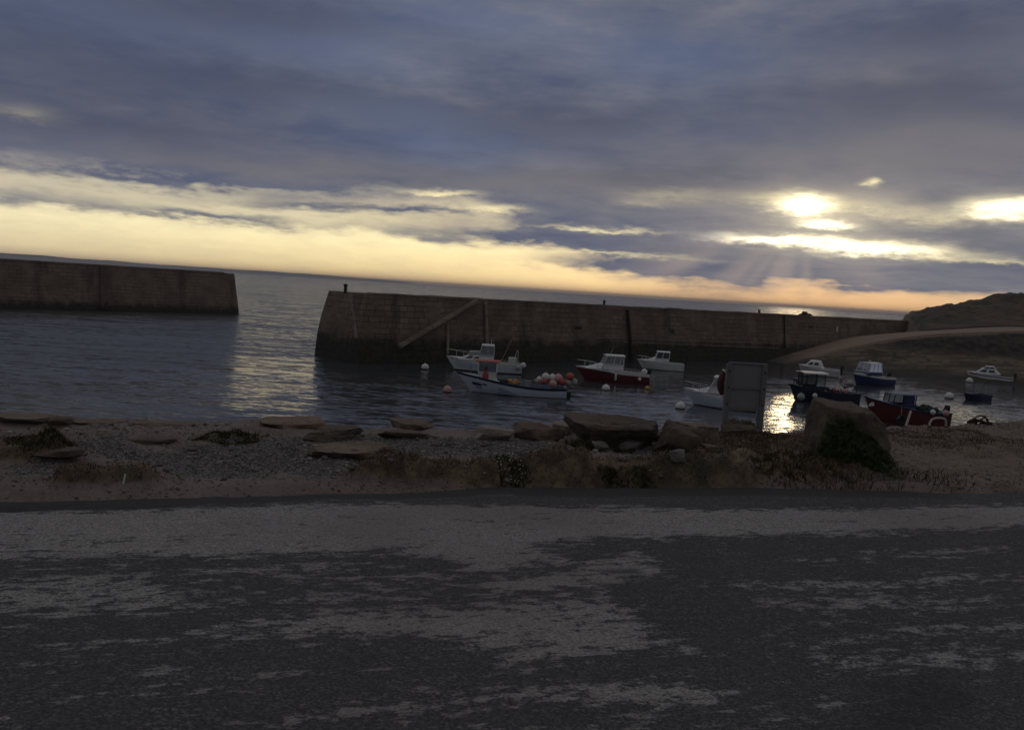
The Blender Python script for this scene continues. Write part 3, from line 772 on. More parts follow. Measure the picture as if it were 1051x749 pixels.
# ------------------------------------------------------------------ the road: worn patched asphalt
def road():
    xs = np.r_[np.arange(-60, -9, 1.0), np.arange(-9, 15, 0.05), np.arange(15, 61, 1.0)]
    nv = 190
    X = np.repeat(xs[:, None], nv, 1)
    edge = rd(xs)+0.13*fbm(xs*0.9, xs*0+2, 4)+0.05*fbm(xs*5, xs*0+8, 3)+0.08
    near_ = edge-9.0
    tt = np.linspace(0, 1, nv)**0.8
    Y = near_[:, None]*(1-tt)[None]+edge[:, None]*tt[None]
    rut = 0.012*fbm(X*0.5, Y*0.7, 3)
    Z = np.full_like(X, ROAD)+rut; Z[:, -1] -= 0.05
    v = np.stack([X, Y, Z], -1).reshape(-1, 3); i = np.arange(len(xs)*nv).reshape(len(xs), nv)
    f = np.stack([i[:-1, :-1], i[1:, :-1], i[1:, 1:], i[:-1, 1:]], -1).reshape(-1, 4)
    x, y = v[:, 0], v[:, 1]
    ed = np.repeat(edge[:, None], nv, 1).ravel()-y           # distance from the far edge
    # pale worn patches traced on the ground, everything else darker asphalt
    pale = np.zeros(len(v)); sel = (x > -9) & (x < 15) & (y > 2.5)
    xa, ya = x[sel], y[sel]
    jx = xa+0.30*fbm(xa*0.8, ya*2.0, 4); jy = ya+0.12*fbm(xa*1.0+31, ya*3+5, 4)
    PALE = [(0.42, [(-40, 575), (560, 570), (600, 600), (520, 612), (200, 632), (-40, 652)]), (0.30, [(-40, 672), (300, 672), (520, 692), (760, 700), (400, 724), (-40, 728)]), (0.30, [(760, 600), (1090, 590), (1090, 710), (760, 690)]), (0.35, [(480, 690), (860, 705), (900, 760), (200, 760)]),
            (1.0, [(-40, 524), (200, 522), (330, 516), (480, 518), (700, 520), (860, 522), (1090, 516), (1090, 541), (900, 546), (740, 551), (620, 552), (560, 560), (600, 578), (480, 584), (420, 566), (250, 574), (130, 572), (-40, 577)]),
            (0.9, [(-40, 664), (60, 662), (170, 652), (225, 640), (330, 626), (430, 618), (600, 612), (622, 605), (640, 620), (660, 645), (700, 662), (712, 668), (640, 676), (560, 682), (470, 690), (520, 668), (430, 652), (320, 655), (270, 652), (150, 664), (-40, 672)]),
            (0.95, [(590, 585), (640, 560), (700, 590), (620, 606), (520, 610), (480, 590)]),
            (0.8, [(700, 598), (820, 594), (900, 598), (1000, 590), (1090, 586), (1090, 596), (960, 602), (800, 604)]),
            (0.8, [(830, 575), (900, 566), (1000, 562), (1040, 563), (960, 571), (860, 578)]),
            (0.85, [(828, 655), (920, 646), (1090, 636), (1090, 642), (930, 653), (850, 660)]),
            (0.95, [(240, 738), (400, 722), (560, 705), (700, 700), (760, 712), (700, 724), (560, 720), (430, 735), (260, 752)]),
            (0.8, [(-40, 590), (120, 588), (260, 606), (160, 622), (-40, 630)]), (0.6, [(760, 612), (1000, 610), (1090, 620), (1000, 634), (800, 630)]),
            (0.75, [(830, 670), (960, 664), (1090, 672), (1000, 684), (850, 684)]), (0.5, [(-40, 730), (60, 727), (70, 735), (-40, 742)])]
    pv = np.zeros(len(xa))
    for (a, pl) in PALE: pv = np.maximum(pv, a*inpoly_soft(jx, jy, pl, ROAD, 0.28))
    pale[sel] = pv
    strip = (1-sst(ed+0.14*fbm(x*0.8, y*0+4, 3)+0.12*np.exp(-((x+1.5)/1.5)**2), 0.34, 0.50))*sst(7.0-x, 0, 2.5)*(0.68+0.32*sst(-1.0-x, 0, 1.5))
    dark2 = np.zeros(len(v)); dark2[sel] = np.maximum(inpoly_soft(jx, jy, [(620, 585), (660, 582), (664, 589), (625, 590)], ROAD, 0.06), 0.5*inpoly_soft(jx, jy, [(880, 700), (960, 690), (985, 720), (960, 749), (890, 749)], ROAD, .15))
    me = npmesh('road', v, f); setattr_f(me, 'pale', pale); setattr_f(me, 'strip', strip); setattr_f(me, 'patch', dark2)
    m, t, b = material('patched_asphalt'); o = worldpos(t); px, py, pz = sep(t, o)
    al = px*0.95+py*0.31; ac = py*0.95-px*0.31
    s1 = noise(t, comb(t, al*0.5, ac*2.6, 0), 1, 7, 0.66); s2 = noise(t, comb(t, al*2.2, ac*8.5, 4), 1, 6, 0.68); s3 = noise(t, o, 38, 4, 0.7); s4 = noise(t, o, 120, 3, 0.6); s5 = noise(t, o, 0.35, 4, 0.5)
    vor = t.nodes.new('ShaderNodeTexVoronoi'); t.links.new(o.s, vor.inputs['Vector']); vor.inputs['Scale'].default_value = 75
    vc = sep(t, V(t, vor.outputs['Color']))[0]
    p = attr(t, 'pale')
    s6 = noise(t, comb(t, al*5, ac*11, 2), 1, 7, 0.72)
    f = (p*0.72+(s1-0.5)*0.9+(s2-0.5)*1.0+(s6-0.5)*2.2+(s3-0.5)*0.8+0.085).ss(0.32, 0.60)
    lightc = mixc(t, vc*0.7+s4*0.3, (0.130, 0.126, 0.122), (0.460, 0.444, 0.428))
    lightc = mixc(t, (s3*0.7+s6*0.5).ss(0.62, 0.78)*0.55, lightc, (0.075, 0.072, 0.07))
    lightc = mixc(t, s5.ss(0.45, 0.65)*0.5, lightc, (0.200, 0.170, 0.165))
    darkc = mixc(t, vc*0.6+s3*0.5, (0.026, 0.026, 0.030), (0.118, 0.116, 0.124))
    spk = (s3*0.6+vc*0.5).ss(0.62, 0.80)*(s2.ss(0.42, 0.7)*0.8+0.1)
    darkc = mixc(t, spk, darkc, (0.22, 0.21, 0.205))
    c = mixc(t, f, darkc, lightc)
    st = attr(t, 'strip'); c = mixc(t, (st+(s3-0.5)*0.5).ss(0.3, 0.6)*0.95, c, mixc(t, s3, (0.040, 0.040, 0.042), (0.075, 0.074, 0.075)))
    c = mixc(t, attr(t, 'patch')*0.75, c, (0.03, 0.031, 0.036))
    setin(t, b, 'Base Color', c); setin(t, b, 'Roughness', 0.92); b.inputs['Specular IOR Level'].default_value = 0.25
    setin(t, b, 'Normal', bump(t, s3*0.5+vc*0.35+f*0.4+s4*0.25, 0.9, 0.022))
    kind(link('road', me, None, [m]), 'structure')
road()
# ------------------------------------------------------------------ boats
def lerp(a, b, u): return a+(b-a)*u
class Boat:
    def __init__(s, name, px, py, L, heading, label, cat, group='boats moored in the harbour'):
        p = P(px, py-2.2, 0.0); s.L = L
        s.root = empty(name, (p.x, p.y, 0.0), math.pi+R(heading), label, cat, group); s.rz = math.pi+R(heading)
    def w(s, x, y, z):
        c, n = math.cos(s.rz), math.sin(s.rz); o = s.root.location
        return Vector((o.x+c*x-n*y, o.y+n*x+c*y, z))
    def hull(s, B, fb, draft=0.35, rake=0.6, tr=0.8, flare=0.12, mats=('white', 'white', 'antifoul'), sole=0.12, deck_from=0.45, deckmat='white', inmat='offwhite', strake=0.13, boot=0.10, full=2.3, rub=None):
        """hull lofted stern to bow (local x from -L/2 to L/2, waterline at 0)"""
        L = s.L; s.B = B; s.fb = fb; N = 22; s.tr = tr; s.full = full; s.rake = rake; s.flare = flare
        def sheer(t): return fb[0]*(1-t)*(1-2*t)+4*fb[1]*t*(1-t)+fb[2]*t*(2*t-1)
        def hb(t):
            if t < 0.42: return B/2*(tr+(1-tr)*math.sin(math.pi/2*t/0.42))
            return B/2*max(0.012, 1-((t-0.42)/0.58)**full)
        s.sheer = sheer; s.hb = hb
        def xat(t, z): 
            k = max(0.0, (t-0.45)/0.55)**1.5
            xs_ = -L/2+(L-rake)*t
            return xs_+rake*k*(max(z, -draft)/fb[2] if z > 0 else z/fb[2]*1.3)
        s.xat = xat
        rows = []
        for i in range(N+1):
            t_ = i/N; sh = sheer(t_); b_ = hb(t_); fine = max(0.0, (t_-0.5)/0.5)
            lv = [(sh, 1.0), (sh-strake, 0.995), (lerp(boot, sh, 0.5), 1-flare*0.35-0.12*fine), (boot, 1-flare*0.8-0.30*fine), (0.0, 1-flare-0.36*fine), (-draft*0.6, 0.68-0.4*fine), (-draft, 0.04)]
            row = [(xat(t_, z), b_*k, z) for z, k in lv]
            rows.append(row)
        nl = 7; vs = []; fs = []; mi = []
        for row in rows:
            vs += row+[(x, -y, z) for (x, y, z) in row[::-1]]
        W_ = nl*2
        for i in range(N):
            for k in range(W_-1):
                if k == nl-1: pass
                a = i*W_+k
                fs.append((a, a+1, a+W_+1, a+W_))
                kk = k if k < nl else W_-2-k
                mi.append(0 if kk == 0 else (1 if kk in (1, 2) else 2))
        fs.append(tuple(range(W_))); mi.append(1)
        fs.append(tuple(N*W_+k for k in range(W_))[::-1]); mi.append(1)
        mb = MB(); mb.v = vs; mb.f = fs; mb.m = mi
        s.hullo = mb.build('hull', [M[k] for k in mats], s.root, True, 40)
        # foredeck and cockpit lining
        dk = MB(); n0 = int(deck_from*N); vv = []
        for i in range(n0, N+1):
            t_ = i/N; b_ = hb(t_)*0.97; z = sheer(t_)-0.02; x = xat(t_, z)
            for k in range(7):
                u = k/3-1; vv.append((x-0.0, b_*u, z+0.10*(1-u*u)*min(1, b_*2)))
        ff = []
        for i in range(N-n0):
            for k in range(6): a = i*7+k; ff.append((a, a+1, a+8, a+7))
        dk.add(vv, ff); dk.build('deck', M[deckmat], s.root, True, 50)
        ck = MB(); vv = []; ff = []
        th = 0.07
        for i in range(n0+1):
            t_ = i/N; b_ = hb(t_); z = sheer(t_); x = xat(t_, z)+(0.08 if i == 0 else 0)
            vv += [(x, b_, z+0.006), (x, b_-th, z+0.006), (x, b_-th-0.03, sole), (x, -(b_-th-0.03), sole), (x, -(b_-th), z+0.006), (x, -b_, z+0.006)]
        for i in range(n0):
            for k in range(5): a = i*6+k; ff.append((a, a+6, a+7, a+1))
        ck.add(vv, ff)
        bi = n0*6; ck.add([vv[bi+1], vv[bi+2], vv[bi+3], vv[bi+4]], [(0, 1, 2, 3)])
        ck.add([vv[1], vv[2], vv[3], vv[4]], [(3, 2, 1, 0)])
        ck.box((-L/2+0.05, 0, fb[0]-0.01), (0.1, hb(0)*1.9, 0.05))
        ck.build('cockpit', M[inmat], s.root, True, 40)
        if rub:
            for sg in (1, -1):
                pts = [(xat(i/N, sheer(i/N)), sg*(hb(i/N)+0.01), sheer(i/N)-0.02) for i in range(N+1)]
                MB().tube(pts, 0.045, 6).build('gunwale', M[rub], s.root)
        return s
    def band(s, t0, t1, z0, z1, mat, name='stripe', side=(1, -1), off=0.012):
        """painted band following the hull side between two heights (fractions of the freeboard)"""
        for sg in side:
            mb = MB(); vv = []; n = 14
            for i in range(n+1):
                t_ = lerp(t0, t1, i/n); sh = s.sheer(t_); b_ = s.hb(t_); fine = max(0, (t_-0.5)/0.5)
                for fz in (z0, z1):
                    z = sh*fz; u = (z-0.1)/(sh-0.1)
                    k_ = lerp(1-s.flare*0.8-0.30*fine, 1-s.flare*0.35-0.12*fine, u*2) if u < 0.5 else lerp(1-s.flare*0.35-0.12*fine, 1.0, u*2-1)
                    vv.append((s.xat(t_, z), sg*(b_*k_+off), z))
            mb.add(vv, [(i*2, i*2+1, i*2+3, i*2+2) for i in range(n)]); mb.build(name, M[mat], s.root)
    def house(s, x0, x1, wb, wt, z0, zs, zt, rf=0.25, ra=0.0, wall='white', roof='white', nside=2, nfront=2, over=0.12, back=True, glass='glass', frame=None, name='wheelhouse', rooft=0.06):
        """glazed wheelhouse: low walls, window posts, panes, overhanging cambered roof"""
        frame = frame or wall
        def pt(u, v_, z):           # u along 0..1 aft to fore, v -1..1 across
            f = (z-z0)/(zt-z0); a = x0+ra*f; b_ = x1-rf*f; w_ = lerp(wb, wt, f)/2
            return Vector((lerp(a, b_, u), w_*v_, z))
        mb = MB()
        c = [pt(u, v_, z) for z in (z0, zs) for (u, v_) in ((0, -1), (1, -1), (1, 1), (0, 1))]
        fs = [(0, 1, 5, 4), (1, 2, 6, 5), (2, 3, 7, 6)]+([(3, 0, 4, 7)] if back else [])
        mb.add(c, fs); wo = mb.build(name, M[wall], s.root, False)
        fr = MB(); r = 0.032
        ed = [(0, -1), (1, -1), (1, 1), (0, 1)]
        for (u, v_) in ed: fr.tube([pt(u, v_, zs), pt(u, v_, zt)], r, 6)
        for k in range(1, nside):
            for v_ in (-1, 1): fr.tube([pt(k/nside, v_, zs), pt(k/nside, v_, zt)], r*0.9, 6)
        for k in range(1, nfront): fr.tube([pt(1, 2*k/nfront-1, zs), pt(1, 2*k/nfront-1, zt)], r*0.9, 6)
        loop = [pt(u, v_, zs) for u, v_ in ed]
        for i in range(4):
            if i == 3 and not back: continue
            fr.tube([loop[i], loop[(i+1) % 4]], r, 6)
        fr.build('window_frame', M[frame], wo)
        if glass:
            for v_ in (-1, 1):
                for k in range(nside):
                    u0, u1 = k/nside, (k+1)/nside
                    MB().quad(pt(u0, v_*0.99, zs), pt(u1, v_*0.99, zs), pt(u1, v_*0.99, zt), pt(u0, v_*0.99, zt)).build('window', M[glass], wo, False)
            for k in range(nfront):
                a, b_ = 2*k/nfront-1, 2*(k+1)/nfront-1
                MB().quad(pt(0.995, a, zs), pt(0.995, b_, zs), pt(0.995, b_, zt), pt(0.995, a, zt)).build('window', M[glass], wo, False)
        rb = MB(); n = 6; vv = []
        xa = x0+ra-over; xb = x1-rf+over; hw = wt/2+over*0.7
        for zz, k in ((zt, 1.0), (zt+rooft, 0.97)):
            for i in range(n+1):
                u = i/n*2-1
                for x in (xa, xb): vv.append((lerp((xa+xb)/2, x, k), hw*u*k, zz+0.05*(1-u*u)))
        m_ = (n+1)*2; ff = []
        for i in range(n):
            a = i*2; ff.append((a, a+2, a+3, a+1)); a += m_; ff.append((a, a+1, a+3, a+2))
            for e in (0, 1):
                q = (i*2+e, i*2+e+m_, i*2+2+e+m_, i*2+2+e); ff.append(q if e == 0 else q[::-1])
        ff += [(0, 1, m_+1, m_), (m_-2, 2*m_-2, 2*m_-1, m_-1)]
        rb.add(vv, ff); rb.build('roof', M[roof], wo, True, 40)
        return wo
    def trunk(s, x0, x1, wb, wt, z0, zt, rf=0.6, ra=0.1, mat='white', windows=True, name='cabin', crown=0.06):
        """low moulded cabin top with dark side windows"""
        mb = MB(); vv = []; n = 10
        def pt(u, z, v_):
            f = (z-z0)/(zt-z0); return (lerp(x0+ra*f, x1-rf*f, u), lerp(wb, wt, f)/2*v_*(1-0.25*max(0, u-0.5)*2*(1)), z)
        rows = []
        for i in range(n+1):
            u = i/n
            r_ = [pt(u, z0, 1), pt(u, lerp(z0, zt, .8), 1.0)]
            for k in range(5):
                q = 1-k/2; p = pt(u, zt, q*0.93); r_.append((p[0], p[1], zt+crown*(1-q*q)))
            r_ += [pt(u, lerp(z0, zt, .8), -1.0), pt(u, z0, -1)]; rows.append(r_)
        W_ = len(rows[0])
        for r_ in rows: vv += r_
        ff = [(i*W_+k, i*W_+k+1, (i+1)*W_+k+1, (i+1)*W_+k) for i in range(n) for k in range(W_-1)]
        ff += [tuple(range(W_)), tuple(n*W_+k for k in range(W_))[::-1]]
        mb.add(vv, ff); o = mb.build(name, M[mat], s.root, True, 40)
        if windows:
            for v_ in (1, -1):
                for (ua, ub) in ((0.12, 0.46), (0.54, 0.86)):
                    q = []
                    for (u, f) in ((ua, .30), (ub, .30), (ub-0.03, .74), (ua+0.02, .74)):
                        p = Vector(pt(u, lerp(z0, zt, f), v_)); p.y += 0.012*v_; q.append(p)
                    MB().quad(*q).build('window', M['darkglass'], o, False)
        return o
    def pulpit(s, t0=0.72, h=0.42, mat='steel', name='pulpit', posts=4, r=0.016):
        mb = MB(); 
        def p(t_, sg, dz): return (s.xat(t_, s.sheer(t_)), sg*max(0.02, s.hb(t_)-0.05), s.sheer(t_)+dz)
        ts = [lerp(t0, 0.99, i/10) for i in range(11)]
        loop = [p(q, 1, h*min(1, .5+5*(q-t0))) for q in ts]+[p(q, -1, h*min(1, .5+5*(q-t0))) for q in ts[::-1]]
        mb.tube([p(t0, 1, 0)]+loop+[p(t0, -1, 0)], r, 6)
        for i in range(1, posts):
            q = lerp(t0, 0.97, i/posts)
            for sg in (1, -1): mb.tube([p(q, sg, 0), p(q, sg, h*min(1, .5+5*(q-t0)))], r*0.9, 6)
        mb.build(name, M[mat], s.root)
    def rail(s, t0, t1, h, sg=1, mat='steel', n=5):
        mb = MB()
        def p(t_, dz): return (s.xat(t_, s.sheer(t_)), sg*(s.hb(t_)-0.05), s.sheer(t_)+dz)
        mb.tube([p(t0, 0)]+[p(lerp(t0, t1, i/8), h) for i in range(9)]+[p(t1, 0)], 0.014, 6)
        for i in range(1, n): mb.tube([p(lerp(t0, t1, i/n), 0), p(lerp(t0, t1, i/n), h)], 0.012, 6)
        mb.build('handrail', M[mat], s.root)
    def mast(s, x, y, z0, z1, lean=0.0, r=0.02, mat='steel', name='mast', arms=()):
        mb = MB().tube([(x, y, z0), (x+lean, y, z1)], [r, r*0.5], 6)
        for (z, l) in arms: mb.tube([(x+lean*(z-z0)/(z1-z0), y-l/2, z), (x+lean*(z-z0)/(z1-z0), y+l/2, z)], r*0.7, 6)
        return mb.build(name, M[mat], s.root)
    def outboard(s, y=0.0, mat='black'):
        x = -s.L/2-0.12; z = s.fb[0]
        mb = MB().box((x, y, z+0.22), (0.30, 0.26, 0.34), (0, R(-8), 0), taper=0.8)
        mb.box((x+0.02, y, z-0.2), (0.16, 0.12, 0.6)).box((x+0.14, y, z), (0.14, 0.24, 0.2))
        mb.build('outboard_motor', M[mat], s.root, True, 30, 0.02)
FLOATS = 0
def ball(p, r, mat, label, cat='buoy', group='round mooring buoys and floats', band=None, name='buoy', sink=0.0):
    """inflated round float with its rope eye"""
    root = empty(name, (p.x, p.y, p.z), random.uniform(0, 6), label, cat, group)
    mb = MB(); prof = []
    for i in range(13):
        a = math.pi*i/12; prof.append((max(0.004, r*math.sin(a)), -r*math.cos(a)*0.96))
    mb.lathe(prof, 20); b_ = mb.build('float', M[mat], root)
    e = MB().lathe([(r*0.20, r*0.92), (r*0.17, r*0.99), (r*0.10, r*1.03), (r*0.03, r*1.04)], 12)
    e.tube([(r*0.10*math.cos(k*math.pi/4), 0, r*1.06+r*0.10*math.sin(k*math.pi/4)) for k in range(8)], r*0.045, 5, closed=True)
    e.build('rope_eye', M[band or mat], root)
    if sink:
        MB().lathe([(r*0.99*0.93, -r*0.42), (r*0.995, -r*0.26)], 20).build('waterline_weed', M['darkfoul'], root)
    return root
def wbuoy(px, py_base, wpx, mat, label, **k):
    """float lying in the water; py_base is its waterline in the photograph"""
    p = P(px, py_base, 0.0); r = wpx/FPX*p.y/2
    return ball(Vector((p.x, p.y+r*0.4, r*0.42)), r, mat, label, sink=1, **k)
def fender(p, l, r, mat, label, group='fenders hung over boat sides'):
    root = empty('fender', tuple(p), 0, label, 'fender', group)
    MB().lathe([(0.012, -l/2), (r*0.7, -l/2+0.02), (r, -l/2+0.09), (r, l/2-0.09), (r*0.7, l/2-0.02), (0.012, l/2)], 12).build('body', M[mat], root)
    MB().tube([(0, 0, l/2), (0, 0.0, l/2+0.28)], 0.010, 5).build('lanyard', M['rope'], root)
    return root

# 1 --- blue and white open fishing boat in front
b = Boat('fishing_boat', 524, 406.5, 6.9, 0, 'pale blue open fishing boat with orange topped shelter and round floats over its stern', 'boat')
b.hull(2.1, (0.62, 0.66, 1.22), 0.45, 1.0, 0.72, 0.10, ('navy', 'paleblue', 'antifoul'), 0.05, 0.70, 'offwhite', 'greyblue', 0.15, 0.03, 2.2, 'navy')
wo = b.house(0.95, 2.10, 0.98, 0.92, 0.70, 1.30, 1.95, 0.05, 0.0, 'offwhite', 'orange', 1, 2, 0.22, False, 'glass', 'white')
b.band(0.85, 0.93, 0.42, 0.60, 'blue', 'bow_emblem', (1,)); b.band(0.80, 0.84, 0.52, 0.62, 'navy', 'bow_emblem', (1,))
b.band(0.86, 0.92, 0.28, 0.34, 'antifoul', 'bow_emblem', (1,))
mb = MB().box((0.55, 0.1, 0.55), (0.7, 0.9, 0.7)); mb.build('engine_box', M['darkfoul'], b.root, True, 30, 0.03)
for i in range(14):
    MB().sphere((-0.15+random.uniform(-.34, .34), 0.45+random.uniform(-.3, .3), 0.62+random.uniform(0, .28)), random.uniform(.08, .12), 10, 7).build('pot_float', M[('yellow', 'yellow', 'orange')[i % 3]], b.root)
MB().lathe([(0.17, 0), (0.21, 0.42), (0.225, 0.43), (0.225, 0.46), (0.19, 0.46), (0.165, 0.05)], 14, 0, (-1.05, 0.5, 0.5)).build('bin', M['crate'], b.root)
MB().tube([(-1.35, 0.6, 0.1), (-1.35, 0.6, 1.0)], 0.035, 6).tube([(-1.5, -0.6, 0.1), (-1.5, -0.6, 1.0)], 0.03, 6).tube([(-1.35, 0.6, 0.98), (-1.5, -0.6, 0.98)], 0.03, 6).build('gear_frame', M['timber'], b.root)
MB().tube([(1.6, 0.42, 0.85), (1.62, 0.42, 1.2), (1.6, 0.3, 1.62)], [0.20, 0.19, 0.06], 10).build('hung_oilskin', M['orangered'], b.root)
MB().tube([(-3.42, 0.0, 0.45), (-3.60, 0, 0.2), (-3.63, 0, -0.2)], [0.04, 0.05, 0.05], 6).box((-3.58, 0, 0.05), (0.34, 0.05, 0.55)).build('rudder', M['darkfoul'], b.root)
b.mast(2.55, 0, 1.1, 1.75, 0.0, 0.03, 'timber', 'bitt')
MB().tube([(-3.2, .5, .55), (-3.3, .5, 1.15), (-2.2, .5, 1.2), (-1.4, .6, 1.05)], 0.02, 6).build('handrail', M['steel'], b.root)
fl = [((553.5, 390), 7, 'buoywhite', 'smallest white float at the forward end of the heap on the fishing boat stern'),
      ((560, 387.5), 9.5, 'buoywhite', 'white float second from the left in the heap on the fishing boat stern'),
      ((567, 388.5), 9.5, 'buoywhite', 'white float in the middle of the heap on the fishing boat stern'),
      ((573, 389), 11, 'pink', 'large pinkish white float above the faded pink one on the fishing boat stern'),
      ((558, 393), 7.5, 'orangered', 'red float tucked below the white ones on the fishing boat gunwale'),
      ((567.5, 395), 10, 'pink', 'large faded pink float hanging lowest over the fishing boat gunwale'),
      ((577.5, 393.5), 8.5, 'orangered', 'bright red orange float hung at the fishing boat transom corner'),
      ((585, 387.5), 10, 'orange', 'big orange float topping the stern end of the heap beside the red hull'),
      ((583, 394), 8, 'buoygrey', 'grey blue float beneath the orange one at the fishing boat stern'),
      ((589, 393), 9.5, 'buoygrey', 'large greenish grey float hanging farthest aft from the fishing boat')]
for k, ((px, py), wpx, mt, lb) in enumerate(fl):
    y_ = b.root.location.y-[0.55, .5, .4, .45, .85, .95, .72, .1, .2, .0][k]; p = PD(px, py-1, y_)
    ball(p, 0.84*wpx/FPX*p.y/2, mt, lb, group='floats heaped on the fishing boat stern', name='float_ball')
p = PD(551, 391.5, b.root.location.y-0.6); ball(p, 0.12, 'buoygrey', 'little green grey float lying forward of the heap on the fishing boat', group='floats heaped on the fishing boat stern', name='float_ball')
MB().box((-2.75, 0.1, 1.02), (0.9, 0.8, 0.40), (0, 0.1, 0)).build('fish_box', M['orangered'], b.root, True, 30, 0.04)
MB().tube([(-2.3, .2, .5), (-2.9, .3, .9), (-3.7, .2, .78), (-3.95, .3, .7)], 0.03, 6).build('float_line', M['rope'], b.root)

# 2 --- white wheelhouse boat behind it
b = Boat('cabin_boat', 496, 383.5, 5.9, 2, 'white cabin boat with tall wheelhouse moored just behind the pale blue fishing boat', 'boat')
b.hull(2.2, (0.75, 0.80, 1.10), 0.4, 0.75, 0.9, 0.14, ('white', 'white', 'darkfoul'), 0.2, 0.5, 'white', 'offwhite', 0.12, 0.10, 2.3)
b.band(0.0, 0.93, 0.30, 0.72, 'paleblue', 'hull_band')
b.band(0.0, 0.96, 0.84, 0.90, 'navy', 'hull_line')
b.trunk(0.1, 2.0, 1.6, 1.3, 0.92, 1.30, 0.9, 0.0)
b.house(-0.75, 0.45, 1.6, 1.35, 0.9, 1.25, 2.05, 0.25, 0.0, 'white', 'white', 1, 2, 0.02, True, 'glass', 'steel')
MB().box((0.75, 0.0, 1.42), (0.85, 1.2, 0.28), (0, 0.05, 0)).build('canopy_locker', M['crate'], b.root, True, 30, 0.04)
b.pulpit(0.66, 0.52)
b.mast(-1.35, -0.2, 0.9, 2.9, -0.85, 0.018, 'steel', 'whip_aerial'); b.mast(-0.5, 0, 2.05, 2.6, 0, .025, 'white', 'light_mast', ((2.4, .3),))
MB().box((-2.2, 0.3, 1.0), (0.6, 0.7, 0.5)).tube([(-2.6, .6, .8), (-2.6, .6, 1.7), (-2.5, .2, 1.8)], 0.025, 6).tube([(-2.3, -.4, .8), (-2.5, -.3, 1.6)], 0.03, 6).build('deck_gear', M['offwhite'], b.root)
b.outboard(0.0); b.rail(0.05, 0.32, 0.3, 1)
q = b.w(-3.05, 0.55, 0.72); ball(q, 0.22, 'buoywhite', 'white ball fender at the stern of the cabin boat behind the fishing boat')
q = b.w(-2.65, 1.13, 0.55); ball(q, 0.19, 'buoygrey', 'grey ball fender against the side of the cabin boat near its stern')

# 3 --- red hulled boat with white cabin
b = Boat('cabin_boat', 627, 394.0, 5.5, 3, 'dark red hulled cabin boat with white deck and wheelhouse, moored in front of the pier', 'boat')
b.hull(2.1, (0.72, 0.86, 1.10), 0.4, 0.75, 0.92, 0.12, ('white', 'red', 'antifoul'), 0.3, 0.55, 'white', 'offwhite', 0.10, 0.04, 2.3)
b.band(0.0, 0.60, 0.80, 1.0, 'white', 'topside_band')
b.trunk(0.3, 2.1, 1.55, 1.2, 0.98, 1.32, 1.1, 0.0, windows=False)
b.house(-0.75, 0.95, 1.55, 1.3, 0.98, 1.30, 1.98, 0.45, 0.0, 'white', 'white', 2, 2, 0.12, True, 'glass', 'white')
b.band(0.52, 0.72, 0.70, 0.83, 'navy', 'name_panel', (1,))
b.pulpit(0.70, 0.45); b.rail(0.10, 0.42, 0.20, 1); b.rail(0.10, 0.42, 0.20, -1)
b.mast(0.30, 0.5, 2.0, 2.75, -0.25, 0.015, 'white', 'whip_aerial'); b.outboard(0)
fender(b.w(-0.15, 1.10, 0.50), 0.55, 0.075, 'buoywhite', 'white sausage fender hanging amidships on the red hulled cabin boat')
ball(b.w(-2.45, 0.2, 0.92), 0.24, 'buoywhite', 'white ball fender resting on the stern of the red hulled cabin boat')
ball(b.w(-1.95, 1.10, 0.42), 0.13, 'buoywhite', 'small white ball fender against the red side of the cabin boat')

# 4 --- small white cruiser by the wall
b = Boat('motor_cruiser', 677, 381.5, 4.3, -6, 'small plain white motor cruiser lying close under the pier wall', 'boat')
b.hull(1.9, (0.66, 0.72, 0.88), 0.35, 0.6, 0.92, 0.14, ('white', 'white', 'darkfoul'), 0.3, 0.5, 'white', 'offwhite', 0.10, 0.05, 2.4)
b.band(0, 0.95, 0.72, 0.80, 'crate', 'hull_line')
b.trunk(-0.2, 1.3, 1.45, 1.1, 0.78, 1.10, 0.7, 0.0, windows=False)
b.house(-0.75, 0.55, 1.4, 1.25, 0.8, 1.05, 1.62, 0.25, 0.0, 'white', 'white', 2, 2, 0.08, True, 'darkglass', 'white')
b.pulpit(0.72, 0.3); b.outboard(0)

# 5 --- white boat half hidden by the notice board
b = Boat('motor_boat', 738, 420, 4.6, -20, 'white motor boat with pale blue sides, half hidden behind the grey notice board', 'boat')
b.hull(1.9, (0.62, 0.75, 1.05), 0.35, 0.75, 0.9, 0.15, ('white', 'paleblue', 'darkfoul'), 0.3, 0.5, 'white', 'offwhite', 0.16, 0.06, 2.3)
b.trunk(-0.1, 1.55, 1.45, 1.1, 0.90, 1.22, 0.95, 0.0, windows=False)
b.house(-0.9, 0.75, 1.45, 1.25, 0.88, 1.2, 1.86, 0.5, 0.0, 'white', 'white', 2, 2, 0.14, True, 'glass', 'white')
b.pulpit(0.70, 0.40); b.outboard(0)

